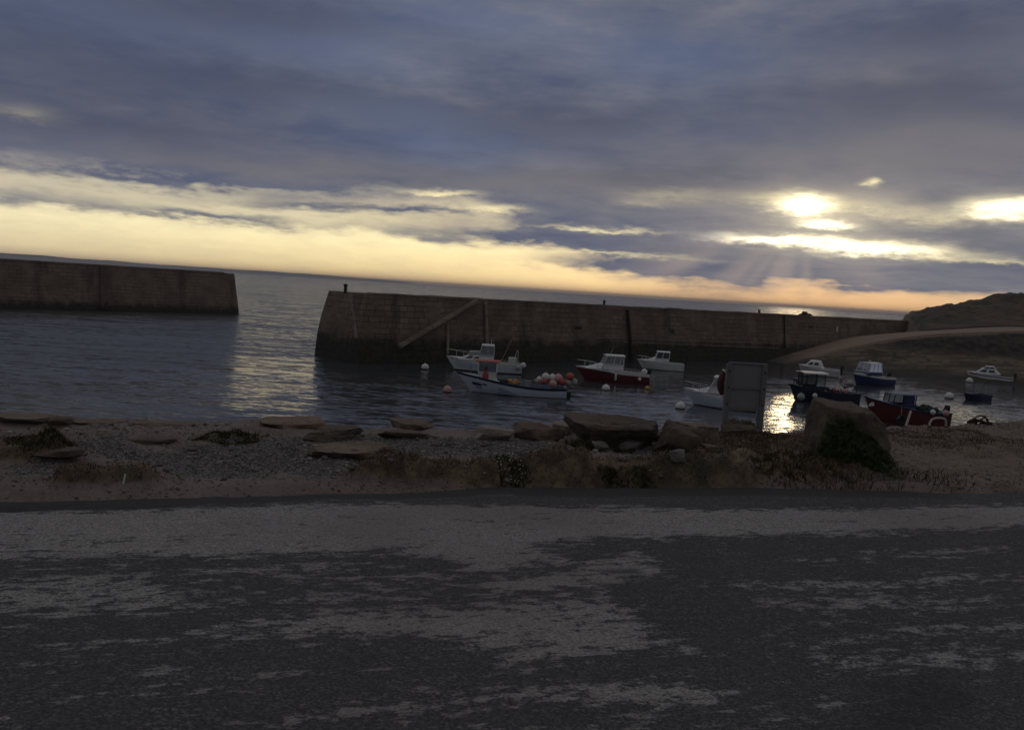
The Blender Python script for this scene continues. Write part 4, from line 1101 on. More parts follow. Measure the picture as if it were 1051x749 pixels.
# 6 --- navy workboat with open wheelhouse
b = Boat('work_boat', 843, 414.5, 4.8, 4, 'navy blue work boat with an open white topped shelter on posts', 'boat')
b.hull(2.0, (0.78, 0.78, 1.15), 0.4, 0.5, 0.85, 0.08, ('navy', 'navy', 'darkfoul'), 0.2, 0.58, 'greyblue', 'greyblue', 0.10, 0.04, 2.5, 'black')
b.house(0.15, 1.55, 1.45, 1.4, 0.80, 1.10, 1.98, 0.06, 0.0, 'navy', 'white', 2, 2, 0.20, False, 'glass', 'iron')
b.pulpit(0.86, 0.42, 'iron', 'bow_frame', 3, 0.03)
mb = MB()
for i in range(10):
    a = random.uniform(-2.2, -0.9); mb.tube([(a, random.uniform(-.6, .6), 0.4), (a+random.uniform(-.6, .6), random.uniform(-.6, .6), random.uniform(0.95, 1.3))], 0.035, 6)
mb.build('pot_hauler', M['iron'], b.root)
MB().tube([(-2.1, .7, .7), (-2.15, .7, 1.25), (-1.2, .7, 1.2)], 0.03, 6).tube([(-2.1, -.7, .7), (-2.15, -.7, 1.25), (-2.15, .7, 1.25)], 0.03, 6).build('stern_rail', M['iron'], b.root)
mb = MB()
for i in range(8): mb.tube([(-.4+random.uniform(-.3, .3), random.uniform(-.6, .6), .7)]*1+[(-.2+random.uniform(-.3, .3), random.uniform(-.6, .6), .95)], 0.12, 8)
mb.build('deck_gear', M['darkfoul'], b.root)
ball(b.w(-0.60, 0.75, 0.90), 0.15, 'orange', 'small orange float lying in the open stern of the navy work boat')
ball(b.w(-1.35, 0.78, 0.92), 0.19, 'pink', 'pinkish white float lying farther aft in the navy work boat')
ball(b.w(1.82, 0.80, 0.36), 0.27, 'buoygrey', 'large grey white ball fender hung at the bow of the navy work boat')
ball(b.w(0.95, 1.05, 0.52), 0.17, 'buoywhite', 'small whitish ball fender on the side of the navy work boat')

# 7 --- white cruiser beyond
b = Boat('motor_cruiser', 840, 387.5, 4.0, -28, 'small weathered white cruiser beyond the navy work boat, below the slipway', 'boat')
b.hull(1.8, (0.72, 0.78, 0.98), 0.35, 0.5, 0.95, 0.10, ('white', 'offwhite', 'darkfoul'), 0.3, 0.45, 'white', 'offwhite', 0.12, 0.05, 2.4)
b.trunk(-0.3, 1.4, 1.5, 1.15, 0.84, 1.42, 0.6, 0.2); b.band(0, 0.95, 0.62, 0.68, 'crate', 'hull_line'); b.outboard(0)

# 8 --- blue boat with white wheelhouse
b = Boat('wheelhouse_boat', 893, 397.0, 4.6, 28, 'bright blue boat with a white wheelhouse of large windows and a white rubbing band', 'boat')
b.hull(1.9, (0.72, 0.80, 1.10), 0.4, 0.5, 0.9, 0.10, ('white', 'blue', 'darkfoul'), 0.3, 0.45, 'white', 'offwhite', 0.16, 0.05, 2.4)
b.house(-0.55, 1.25, 1.5, 1.3, 0.86, 1.20, 1.92, 0.40, 0.05, 'blue', 'white', 3, 2, 0.05, True, 'glass', 'white')
b.mast(0.3, 0, 1.95, 2.2, 0, 0.03, 'white', 'light_mast', ((2.15, .25),)); b.outboard(0); b.pulpit(0.74, .25)
ball(b.w(-1.65, -0.45, 0.98), 0.26, 'buoywhite', 'white ball float standing on the stern of the bright blue boat')

# 9 --- red fishing boat near the quay edge
b = Boat('fishing_boat', 927, 436.5, 5.1, 6, 'dark red fishing boat with blue wheelhouse and green net, close to the quay edge', 'boat')
b.hull(1.9, (0.82, 0.92, 1.48), 0.45, 0.6, 0.8, 0.10, ('navy', 'red', 'antifoul'), 0.3, 0.52, 'greyblue', 'greyblue', 0.10, 0.06, 2.3, 'navy')
b.house(-0.25, 1.10, 1.25, 1.15, 1.0, 1.16, 1.74, 0.12, -0.1, 'blue', 'greyblue', 2, 2, 0.08, True, 'glass', 'blue')
MB().box((-0.20, 0.0, 1.42), (0.06, 1.2, 0.80)).box((0.05, 0.585, 1.42), (0.45, 0.04, 0.52)).build('wheelhouse_panel', M['blue'], b.root, False)
mb = MB()
for i in range(60):
    a = random.uniform(-1.9, -0.6); mb.sphere((a, random.uniform(-.55, .55), 0.86+random.uniform(0, .20)), random.uniform(.07, .14), 7, 5)
mb.build('net_heap', M['net'], b.root)
MB().box((2.18, 0.14, 1.06), (0.30, 0.03, 0.22), (0, 0.2, -0.75)).build('bow_white_patch', M['white'], b.root, False)  # small white slab for the pale patch on the bow
ball(b.w(-1.20, 0.96, 0.86), 0.165, 'buoywhite', 'white ball fender amidships on the red fishing boat by the quay edge')
ball(b.w(-2.05, 0.88, 0.82), 0.20, 'pink', 'pink white ball fender near the stern of the red fishing boat')
ty = empty('tyre', tuple(b.w(0.75, 1.02, 0.34)), b.rz, 'black tyre fender with a pale scuff hung low on the red fishing boat', 'tyre')
MB().tube([(0.22*math.cos(k*math.pi/10), 0.0, 0.22*math.sin(k*math.pi/10)) for k in range(20)], 0.085, 8, closed=True).build('tread', M['black'], ty); MB().tube([(0.235*math.cos(k*.12+.3), 0.075, 0.235*math.sin(k*.12+.3)) for k in range(7)], 0.022, 6).build('scuff', M['buoygrey'], ty)
MB().tube([(0, 0, .2), (0, -0.05, 0.75)], 0.014, 5).build('lanyard', M['rope'], ty)
b.outboard(0)

# 10 --- white cruiser at the right
b = Boat('motor_cruiser', 1015, 394.0, 4.4, -30, 'clean white cabin cruiser with a dark blue line, lying alone off the weedy beach', 'boat')
b.hull(1.8, (0.70, 0.78, 0.98), 0.35, 0.5, 0.95, 0.10, ('white', 'white', 'darkfoul'), 0.3, 0.45, 'white', 'offwhite', 0.10, 0.06, 2.4)
b.band(0, 0.96, 0.72, 0.84, 'navy', 'hull_band'); b.trunk(-1.0, 1.5, 1.5, 1.1, 0.84, 1.38, 0.75, 0.55); b.outboard(0)
b.house(-0.5, 0.6, 1.15, 1.0, 1.36, 1.38, 1.56, 0.2, 0.2, 'white', 'white', 2, 2, 0.04, True, 'darkglass', 'white', 'windscreen')
# 11 --- dinghy
b = Boat('dinghy', 1000.5, 413.0, 2.2, 18, 'small dark navy dinghy afloat between a white buoy and the shore', 'dinghy')
b.hull(1.25, (0.50, 0.46, 0.56), 0.2, 0.2, 0.95, 0.04, ('navy', 'navy', 'darkfoul'), 0.08, 0.86, 'blue', 'navy', 0.08, 0.03, 4.0, 'navy')
MB().box((-0.25, 0, 0.34), (0.25, 1.05, 0.04)).build('thwart', M['timber'], b.root, False)

# buoys in the water
wbuoy(436, 378.8, 8, 'buoywhite', 'small white mooring buoy under the stair on the pier, farthest from shore')
wbuoy(459, 402.5, 9.5, 'pink', 'pinkish mooring buoy ahead of the blue and white fishing boat bow')
wbuoy(622, 400.5, 8.5, 'buoywhite', 'white mooring buoy floating just in front of the red hulled cabin boat')
wbuoy(664.5, 399.5, 5, 'yellow', 'tiny amber buoy off the stern of the red hulled cabin boat')
wbuoy(698.5, 419.5, 10.5, 'buoywhite', 'large white mooring buoy ahead of the boat behind the notice board')
wbuoy(828, 386.5, 7, 'buoywhite', 'white buoy between the navy shelter roof and the weathered cruiser')
wbuoy(873, 395.0, 7, 'buoygrey', 'greyish buoy at the bow of the bright blue boat')
wbuoy(975, 409.0, 9, 'buoywhite', 'white mooring buoy floating between the red fishing boat and the dinghy')
wbuoy(995.5, 392.5, 7, 'buoywhite', 'small white buoy at the bow of the clean white cabin cruiser')
# ------------------------------------------------------------------ fittings on the harbour walls
s_b = 0.75/PIER_TOP
def leaner(p0, p1, r, mat, label, sink=0.5):
    (x0, z0), (x1, z1) = pier_px(*p0), pier_px(*p1)
    if sink: k = sink; z1 -= k
    a = pier_w(x0, s_b*z0-0.17, z0); b_ = pier_w(x1, s_b*z1-0.17, z1)
    root = empty('timber_post', tuple(b_), 0, label, 'post', 'timbers standing against the pier')
    d = a-b_; n = 8; rr = [r*(1+0.06*random.uniform(-1, 1)) for _ in range(n+1)]
    MB().tube([d*(i/n)+Vector((random.uniform(-.015, .015), 0, 0)) for i in range(n+1)], rr, 8).build('pole', M[mat], root)
    MB().tube([d*0.72+Vector((-r*1.3, 0, 0)), d*0.72+Vector((r*1.3, 0, 0))], r*0.35, 6).build('iron_strap', M['iron'], root)
leaner((357.5, 303), (364.5, 347), 0.14, 'timber', 'pale leaning timber near the seaward corner of the pier', 0)
leaner((497, 309.5), (499, 357), 0.15, 'timber', 'tall pale upright timber right beside the top of the pier stair', 0.6)
leaner((458.5, 333), (458, 357), 0.12, 'timber', 'short pale upright timber below the middle of the stair', 0.5)
leaner((643, 318), (647.5, 372), 0.17, 'darktimber', 'tall black timber rising behind the red hulled cabin boat', 0.6)
leaner((803.5, 323), (804.5, 357), 0.10, 'darktimber', 'thin dark timber against the pier near the foot of the slipway', 0.0)
def bollard(px, py, h, r, label, ly=1.9):
    lx, z = pier_px(px, py); p = pier_w(lx, ly, PIER_TOP-0.06)
    root = empty('bollard', tuple(p), 0, label, 'bollard', 'bollards on top of the pier')
    MB().lathe([(r*1.7, 0), (r*1.6, 0.06), (r, 0.10), (r*0.92, h*0.62), (r*1.05, h*0.78)], 12).build('post', M['iron'], root)
    MB().lathe([(r*1.05, h*0.78), (r*1.35, h*0.82), (r*1.3, h*0.92), (r*0.7, h), (0.01, h*1.02)], 12).build('cap', M['iron'], root)
bollard(362, 300, 0.74, 0.13, 'dark iron bollard near the seaward end of the pier top')
bollard(628.5, 317, 0.62, 0.12, 'dark iron bollard about halfway along the pier top')
bollard(787.5, 322.5, 0.55, 0.13, 'dark iron bollard on the pier top nearest the headland')
lx, z = pier_px(838, 324); p = pier_w(lx, 2.2, PIER_TOP-0.05)
rt = empty('stone_heap', tuple(p), PRZ, 'low dark heap of stones on the pier top past the last bollard', 'stones')
mb = MB()
for i in range(10): mb.box((random.uniform(-.9, .9), random.uniform(-.3, .3), 0.16+0.2*random.random()*(i % 3)), (random.uniform(.3, .6), random.uniform(.3, .5), random.uniform(.25, .4)), (random.uniform(-.3, .3), random.uniform(-.3, .3), random.random()*3))
mb.build('stones', M['granite'], rt, True, 30, 0.03)
lx, z = pier_px(858.5, 338); p = pier_w(lx, s_b*z-0.10, z)
rt = empty('wall_sign', tuple(p), PRZ, 'small white notice plate fixed to the pier wall above the slipway', 'sign')
MB().box((0, 0, 0), (0.42, 0.04, 0.62)).build('plate', M['paper'], rt, False)
MB().box((0, 0.05, 0), (0.10, 0.06, 0.9)).build('bracket', M['galv'], rt, False)
# small white post on the headland
p = PD(925, 324.5, 128); g_ = float(bank(np.array([p.x]), np.array([p.y]))[0])
rt = empty('marker_post', (p.x, p.y, g_), 0, 'little white marker post at the foot of the headland where the pier ends', 'post')
MB().lathe([(0.11, -.4), (0.11, 0.85), (0.07, 0.95), (0.01, 0.96)], 8).build('post', M['white'], rt)
MB().lathe([(0.116, .60), (0.116, 0.74)], 8).build('band', M['red'], rt)

# ------------------------------------------------------------------ notice board seen from behind
def board():
    c = G(761, 440); gz = tz(c.x, c.y); k = c.y/FPX
    rz = R(8)
    rt = empty('notice_board', (c.x, c.y, gz), rz, 'grey notice board seen from behind on two timber posts at the edge of the foreshore', 'notice board')
    w_ = 44*k; h_ = 66*k; z0 = 0.27*h_
    MB().box((0, 0, z0+(h_-z0)/2), (w_*0.80, 0.035, h_-z0-0.02)).build('panel', M['boardgrey'], rt, True, 30, 0.006)
    MB().box((0, -0.03, z0+0.04), (w_*0.78, 0.03, 0.07)).build('rail', M['postgrey'], rt, True, 30, 0.006)
    for sx, ex in ((-1, 0.0), (1, 0.03)):
        MB().box((sx*w_*0.435, -0.012, (h_+ex)/2-0.15), (w_*0.125, 0.085, h_+ex+0.3)).build('post', M['postgrey'], rt, True, 30, 0.012)
    MB().box((0, 0.0265, z0+(h_-z0)/2), (w_*0.74, 0.014, (h_-z0)*0.90)).build('printed_sheet', M['paper'], rt, False)
    for sx in (-1, 1):
        for zz in (z0+0.12, z0+(h_-z0)*0.5, h_-0.12): MB().lathe([(0.016, 0), (0.016, 0.010), (0.008, 0.018)], 8).build('bolt', M['rust'], rt).matrix_local = Matrix.Translation((sx*w_*0.435, -0.054, zz)) @ Matrix.Rotation(R(90), 4, 'X')
    MB().box((0, -0.026, z0+(h_-z0)*0.5), (w_*0.75, 0.018, 0.05)).build('batten', M['postgrey'], rt, True, 30, 0.004)
    MB().box((0, 0.0, h_+0.015), (w_*0.86, 0.07, 0.03), (0, 0.01, 0)).build('cap_rail', M['postgrey'], rt, True, 30, 0.006)
    # lifebuoy on its seaward side, its rim showing past the left post
    q = Matrix.Rotation(rz, 4, 'Z') @ Vector((-0.135, 0.115, z0+(h_-z0)*0.56)); q = q+Vector((c.x, c.y, gz))
    lb = empty('lifebuoy', tuple(q), rz, 'dark red lifebuoy hung on the far side of the notice board, only its rim visible', 'lifebuoy')
    r0 = 0.255
    MB().tube([(r0*math.cos(a*math.pi/16), 0, r0*math.sin(a*math.pi/16)) for a in range(32)], 0.06, 10, closed=True).build('ring', M['ringred'], lb)
    for a in range(4):
        pts = [((r0+0.066*math.cos(u))*math.cos(a*math.pi/2+.78), 0.066*math.sin(u), (r0+0.066*math.cos(u))*math.sin(a*math.pi/2+.78)) for u in np.linspace(0, 6.283, 13)]
        MB().tube(pts, 0.016, 5).build('band', M['buoywhite'], lb)
    return c
BC = board()

# ------------------------------------------------------------------ tubular ladder rails at the quay edge
def rails():
    # slanting bar and hooped bar of the quay ladder, white galvanised
    def at(px, py, d): return PD(px, py, d)
    a = G(932.5, 438); d0 = a.y
    root = empty('ladder_handrail', (a.x, d0, tz(a.x, d0)), 0, 'pale slanting tube standing at the quay edge in front of the red fishing boat', 'handrail')
    o = Vector(root.location)
    pts = [at(928.5, 437.5, d0)-o, at(935, 421.5, d0+0.2)-o]
    pts[0].z = -0.1
    MB().tube(pts, 0.024, 8).build('tube', M['galv'], root); MB().lathe([(0.04, -.01), (0.04, 0.012), (0.026, 0.02)], 10, 0, (pts[0].x, pts[0].y, 0.0)).build('foot_plate', M['rust'], root)
    a = G(963, 438.5); d1 = a.y
    root = empty('ladder_handrail', (a.x, d1, tz(a.x, d1)), 0, 'pale hooped tube at the quay edge under the stern of the red fishing boat', 'handrail')
    o = Vector(root.location)
    raw = [(954, 438.5), (954.3, 434), (956.5, 430.5), (960, 429), (966, 429), (970, 430), (971, 433), (971, 438.5)]
    pts = [at(x, y, d1+0.02*i)-o for i, (x, y) in enumerate(raw)]; pts[0].z = -0.1; pts[-1].z = -0.1
    MB().tube(pts, 0.022, 8).build('tube', M['galv'], root)
    for q in (pts[0], pts[-1]): MB().lathe([(0.04, -.01), (0.04, 0.012), (0.026, 0.02)], 10, 0, (q.x, q.y, 0.0)).build('foot_plate', M['rust'], root)
rails()
def pots():
    a = G(1001, 434.5); d0 = min(a.y, 18.2); z = tz(a.x, d0); k = d0/FPX
    root = empty('lobster_pot', (a.x, d0, z), R(12), 'rusty bent hoops of an old lobster pot on the shore, right of the ladder rails', 'lobster pot')
    mb = MB()
    def hoop(x, r, an, tilt, y=0.0, arc=math.pi*1.15, rad=0.017):
        pts = []
        for i in range(15):
            u = -0.1*math.pi+arc*i/14; p = Vector((math.cos(u)*r, 0, math.sin(u)*r)); p = Euler((tilt, 0, an)).to_matrix() @ p; pts.append(p+Vector((x, y, 0.02)))
        mb.tube(pts, rad, 6)
    hoop(-7*k, 5.0*k, 0.2, 0.2); hoop(6*k, 6*k, 0.3, -0.1, 0.0, 1.1*math.pi); hoop(6.5*k, 7.5*k, -0.4, 0.15, 0.12)
    hoop(-3*k, 4.5*k, 0.5, 0.5, 0.1); hoop(-9*k, 3.5*k, -0.3, -0.4)
    o = mb.build('hoop_frame', M['rust'], root)
    mb = MB()
    mb.tube([(-11*k, 0, .03), (-4*k, .02, .10), (2*k, 0, .07), (12*k, .05, .02)], 0.022, 6).tube([(-2*k, 0.05, .02), (1*k, 0, 5*k), (4*k, 0, 4*k)], 0.02, 6).box((9*k, 0, .035), (8*k, .14, .07), (0, .1, .2))
    mb.tube([(-10*k, .1, .02), (9*k, .12, .06)], 0.018, 6); mb.build('base_frame', M['rust'], root)
pots()
# pale mooring rope by the boulder
a = P(903, 436, 4.3); 
root = empty('mooring_rope', tuple(PD(903, 437, a.y+.2)), 0, 'pinkish white mooring rope running from behind the big boulder down to the red boat bow', 'rope')
o = Vector(root.location); e_ = PD(884, 416, 47.0); pts = []
for i in range(16):
    u = i/15; p = o.lerp(e_, u); p.z -= 0.55*math.sin(math.pi*u)*(1-u); pts.append(p-o)
MB().tube(pts, [lerp(0.012, 0.035, i/15) for i in range(16)], 6).build('rope', M['rope'], root)

# ------------------------------------------------------------------ rocks
def mat_rock(name, c1, c2, lichen=(0.24, 0.21, 0.16)):
    m, t, b = material(name); o = coord(t)
    geo = worldpos(t); n1 = noise(t, geo, 1.6, 6, 0.62); n2 = noise(t, geo, 9, 6, 0.65); n3 = noise(t, geo, 60, 3, 0.6)
    c = mixc(t, n1.ss(0.38, 0.62), c1, c2); c = mixc(t, n2.ss(0.50, 0.66)*0.6, c, lichen); c = mixc(t, n3.ss(0.55, 0.7)*0.5, c, tuple(v*0.5 for v in c1))
    c = mixc(t, (n2*0.6+n1*0.5).ss(0.60, 0.70)*0.6, c, (0.05, 0.045, 0.035))
    setin(t, b, 'Base Color', c); setin(t, b, 'Roughness', 0.95); setin(t, b, 'Normal', bump(t, n2*0.7+n3*0.30+n1*0.5, 1.0, 0.06)); return m
RK = {'brown': mat_rock('brown_granite', (0.085, 0.063, 0.049), (0.150, 0.113, 0.086), (0.18, 0.15, 0.115)), 'tan': mat_rock('tan_granite', (0.16, 0.12, 0.088), (0.245, 0.19, 0.14)), 'orange': mat_rock('orange_granite', (0.225, 0.145, 0.105), (0.27, 0.19, 0.145), (0.25, 0.18, 0.13)),
      'red': mat_rock('reddish_rock', (0.135, 0.092, 0.078), (0.18, 0.128, 0.105), (0.19, 0.15, 0.125)), 'dark': mat_rock('dark_rock', (0.095, 0.072, 0.058), (0.14, 0.11, 0.088), (0.15, 0.12, 0.09)),
      'pale': mat_rock('pale_rock', (0.28, 0.235, 0.19), (0.36, 0.31, 0.26), (0.34, 0.30, 0.26)), 'grey': mat_rock('grey_rock', (0.15, 0.14, 0.135), (0.22, 0.205, 0.195))}
import bmesh
def rock_mesh(w, d, h, seed, sub=5, cuts=9, flat=0.5, rough=0.12, front=None, planes=None):
    bm = bmesh.new(); bmesh.ops.create_icosphere(bm, subdivisions=sub, radius=1.0); rr = random.Random(seed)
    pl = []
    for _ in range(cuts):
        n_ = Vector((rr.gauss(0, 1), rr.gauss(0, 1), rr.gauss(0, .6))).normalized(); pl.append((n_, rr.uniform(0.55, 0.85)))
    if front is not None: pl.append((Vector((rr.uniform(-.1, .1), -1, -0.38)).normalized(), front))
    pl.append((Vector((rr.uniform(-.15, .15), rr.uniform(-.25, .05), 1)).normalized(), flat))
    if planes: pl = [(Vector(a_).normalized(), d_) for a_, d_ in planes]
    off = Vector((seed*3.7, seed*1.3, seed*0.7))
    for v_ in bm.verts:
        p = v_.co.copy()
        p = Vector([math.copysign(abs(c_)**0.8, c_) for c_ in p])
        for n_, dd in pl:
            k = p.dot(n_)-dd
            if k > 0: p -= n_*k*0.94
        nn = p.normalized(); q = p*1.0+off
        p += nn*(rough*mnoise.noise(q*1.6)+rough*0.6*mnoise.noise(q*3.7)+rough*0.33*mnoise.noise(q*8.5)+rough*0.16*mnoise.noise(q*19)+rough*.10*mnoise.noise(q*40)+rough*.07*mnoise.noise(q*75))
        crack = abs(mnoise.noise(Vector((q.x*1.3, q.y*1.3, q.z*3.2))))
        if crack < 0.04: p -= nn*(0.04-crack)*1.6*rough/0.12*0.5
        v_.co = p
    zs = [v_.co.z for v_ in bm.verts]; xs_ = [v_.co.x for v_ in bm.verts]; ys_ = [v_.co.y for v_ in bm.verts]
    sx = w/(max(xs_)-min(xs_)); sy = d/(max(ys_)-min(ys_)); sz = h*1.45/(max(zs)-min(zs)); mx = (max(xs_)+min(xs_))/2; top = max(zs)
    for v_ in bm.verts: v_.co = Vector(((v_.co.x-mx)*sx, v_.co.y*sy, (v_.co.z-top)*sz+h))
    me = bpy.data.meshes.new('rock'); bm.to_mesh(me); bm.free(); return me
ROCKS = []
def rock_px(x0, x1, yt, yb, mat, label, seed, dep=0.8, tilt=0.0, flat=0.5, rough=0.12, name='rock', group='rocks along the foreshore', rz=None, z=None, sub=5, hz=0.82, front=None, planes=None):
    c = G((x0+x1)/2, yb) if z is None else P((x0+x1)/2, yb, z); k = c.y/FPX; w = (x1-x0)*k; h = max(0.05, (yb-yt)*k*hz)
    me = rock_mesh(w, w*dep, h, seed, sub, flat=flat, rough=rough, front=front, planes=planes)
    o = link(name, me, None, [RK[mat]], True, None); o.location = (c.x, c.y+w*dep*0.38, tz(c.x, c.y+w*dep*.38)-0.02)
    o.rotation_euler = (0, tilt, 0.35 if rz is None else rz); tag(o, label, 'rock', group); ROCKS.append(o); return o
rock_px(836, 920, 421, 480, 'brown', 'largest boulder, head high with a flat sloping tan top and ivy over its face', 11, 0.85, 0.03, 0.62, 0.085, 'boulder', rz=0.05, sub=6, hz=1.0, planes=[((0.06, -0.10, 1), 0.62), ((0.62, -0.05, 0.78), 0.68), ((1, 0, 0.22), 0.80), ((-1, -0.1, 0.10), 0.80), ((0.0, -1, -0.22), 0.55), ((-0.5, -1, 0.25), 0.78), ((0.5, -0.9, 0.2), 0.72)])
rock_px(578, 684, 427, 464, 'brown', 'long broad boulder with a tan rounded top and a dark undercut front', 23, 0.75, 0.03, 0.5, 0.11, 'boulder', rz=0.1, sub=6, hz=0.8, front=0.42)
rock_px(262, 330, 423, 439, 'orange', 'flat orange brown slab at the water edge, left of the round topped rock', 3, 0.7, 0, 0.4, hz=0.62)
rock_px(326, 390, 421, 441, 'tan', 'round topped tan rock on the shore edge below the pier head', 4, 0.8, 0.0, 0.6, hz=1.15)
rock_px(398, 446, 424, 441, 'tan', 'domed tan rock on the shore edge, right of the round topped one', 35, 0.8, 0, 0.7, hz=0.75)
rock_px(384, 446, 440, 450, 'dark', 'low dark ledge of rock in front of the domed tan rock', 6, 0.5, 0.04, 0.35)
rock_px(312, 402, 448, 471, 'tan', 'pale topped slab with a sharp overhanging front corner among the pebbles', 8, 0.6, -0.05, 0.35, 0.14, hz=0.6)
rock_px(305, 372, 437, 453, 'dark', 'brown crumbly rock between the round topped rock and the sharp slab', 9, 0.6, 0, 0.5, 0.18)
rock_px(464, 494, 427, 440, 'orange', 'small brown rounded block on the lip, in front of the fishing boat bow', 10, 0.8, 0, 0.6)
rock_px(446, 468, 428, 438, 'grey', 'small grey broken stone between two brown rocks on the lip', 12, 0.8, 0, 0.6)
rock_px(484, 532, 436, 452, 'pale', 'low whitish slab sloping toward the pebbles below the fishing boat', 13, 0.6, 0.06, 0.35)
rock_px(520, 580, 433, 453, 'red', 'reddish square edged rock to the left of the long broad boulder', 14, 0.6, 0, 0.5)
rock_px(566, 592, 430, 447, 'pale', 'small pale pinkish rock wedged beside the long broad boulder', 15, 0.8, 0, .6)
rock_px(571, 583, 448, 455, 'pale', 'little white stone lying on the pebbles at the foot of the reddish rock', 16, 0.8, 0, .6, sub=4)
rock_px(672, 716, 431, 466, 'brown', 'steep brown rock leaning against the right end of the broad boulder', 17, 0.7, 0.12, .6)
rock_px(688, 744, 432, 455, 'tan', 'tan sloping rock on the lip just left of the notice board', 18, 0.8, 0.1, .45)
rock_px(742, 786, 432, 446, 'dark', 'turf capped dark rock between the notice board posts', 19, 0.8, 0, .6)
rock_px(-12, 60, 428, 441, 'tan', 'flat tan rock at the left end of the shore edge', 20, 0.6, 0, .4, z=4.25, hz=0.5)
rock_px(46, 70, 428, 438, 'dark', 'dark square block standing on the lip at far left', 21, 0.8, 0, .6)
rock_px(68, 130, 429, 442, 'tan', 'flat brownish ledge right of the dark square block', 22, 0.6, 0, .4, z=4.25, hz=0.5)
rock_px(126, 205, 430, 444, 'tan', 'long low ledge rock behind the green tussock at left', 24, 0.5, 0, .4, z=4.25, hz=0.45)
rock_px(28, 80, 466, 476, 'dark', 'low brown hump of rock among the pebbles at left', 25, 0.6, 0, .5)
rock_px(120, 178, 449, 456, 'dark', 'thin dark ledge stone left of the green tussock', 26, 0.5, 0, .4)
rock_px(686, 706, 470, 482, 'grey', 'small grey brown stone in the dry bank below the broad boulder', 27, 0.8, 0, .6, sub=4)
rock_px(905, 925, 473, 481, 'red', 'small stone at the right foot of the largest boulder', 28, 0.8, 0, .6, sub=4)
rock_px(1020, 1070, 425, 434, 'dark', 'dark flat stone at the shore edge by the right end', 29, 0.6, 0, .5, z=4.25)
for i, (x0, x1, yt, yb, mt, lb) in enumerate([(606, 626, 451, 463, 'grey', 'grey stone under the dark front of the broad boulder'), (636, 662, 452, 464, 'grey', 'grey slab leaning on the broad boulder front'),
      (700, 716, 452, 462, 'grey', 'grey stone in the pebbles left of the notice board'), (720, 738, 455, 463, 'tan', 'tan stone in the pebbles under the notice board'),
      (96, 112, 438, 446, 'pale', 'small pale stone on the ledge at left')]):
    rock_px(x0, x1, yt, yb, mt, lb, 40+i, 0.8, 0, .6, sub=4)

# pebbles: far too many to count
def pebbles():
    ico = bmesh.new(); bmesh.ops.create_icosphere(ico, subdivisions=1, radius=1.0)
    bv = np.array([v_.co[:] for v_ in ico.verts]); bf = np.array([[v_.index for v_ in f_.verts] for f_ in ico.faces]); ico.free()
    n = 260000; x = rng.uniform(-10, 12, n); y = rng.uniform(7.2, 18.5, n)
    jx_ = x+0.35*fbm(x*1.3, y*1.3, 4); jy_ = y+0.35*fbm(x*1.3+31, y*1.3+5, 4); w = np.zeros(n)
    for pl in PEB: w = np.maximum(w, inpoly_soft(jx_, jy_, pl, GZ, 0.4))
    bare = ((y > rd(x)+0.12) & (y < lip(x)+0.3))*np.clip(0.09+0.5*fbm(x*0.9+50, y*0.9, 4), 0.02, .3)
    keep = rng.random(n) < np.maximum(w*0.75, bare); x, y = x[keep], y[keep]; n = len(x); z = ter(x, y)
    r = 0.006+0.010*rng.random(n)**2+0.022*(rng.random(n) < 0.012)
    sc = np.stack([r*rng.uniform(.8, 1.5, n), r*rng.uniform(.8, 1.5, n), r*rng.uniform(.45, .9, n)], 1)
    a = rng.uniform(0, 6.28, n); ca, sa = np.cos(a), np.sin(a)
    p = bv[None]*sc[:, None, :]*(1+0.18*rng.standard_normal((n, len(bv), 1)))
    q = np.stack([p[..., 0]*ca[:, None]-p[..., 1]*sa[:, None]+x[:, None], p[..., 0]*sa[:, None]+p[..., 1]*ca[:, None]+y[:, None], p[..., 2]+(z+r*0.3)[:, None]], -1).reshape(-1, 3)
    f_ = (bf[None]+(np.arange(n)*len(bv))[:, None, None]).reshape(-1, 3)
    me = npmesh('pebbles', q, f_); tone = np.repeat(rng.random(n)**1.4, len(bv)); setattr_f(me, 'tone', tone)
    m, t, b = material('beach_pebbles'); tn = attr(t, 'tone'); n2 = noise(t, worldpos(t), 40, 3)
    c = tn.ramp([(0.0, (0.065, 0.062, 0.062)), (0.45, (0.145, 0.138, 0.136)), (0.75, (0.21, 0.175, 0.16)), (1.0, (0.40, 0.38, 0.36))])
    setin(t, b, 'Base Color', mixc(t, n2*0.4, c, (0.12, 0.11, 0.10))); setin(t, b, 'Roughness', 0.85)
    o = kind(link('pebbles', me, None, [m]), 'stuff')
pebbles()

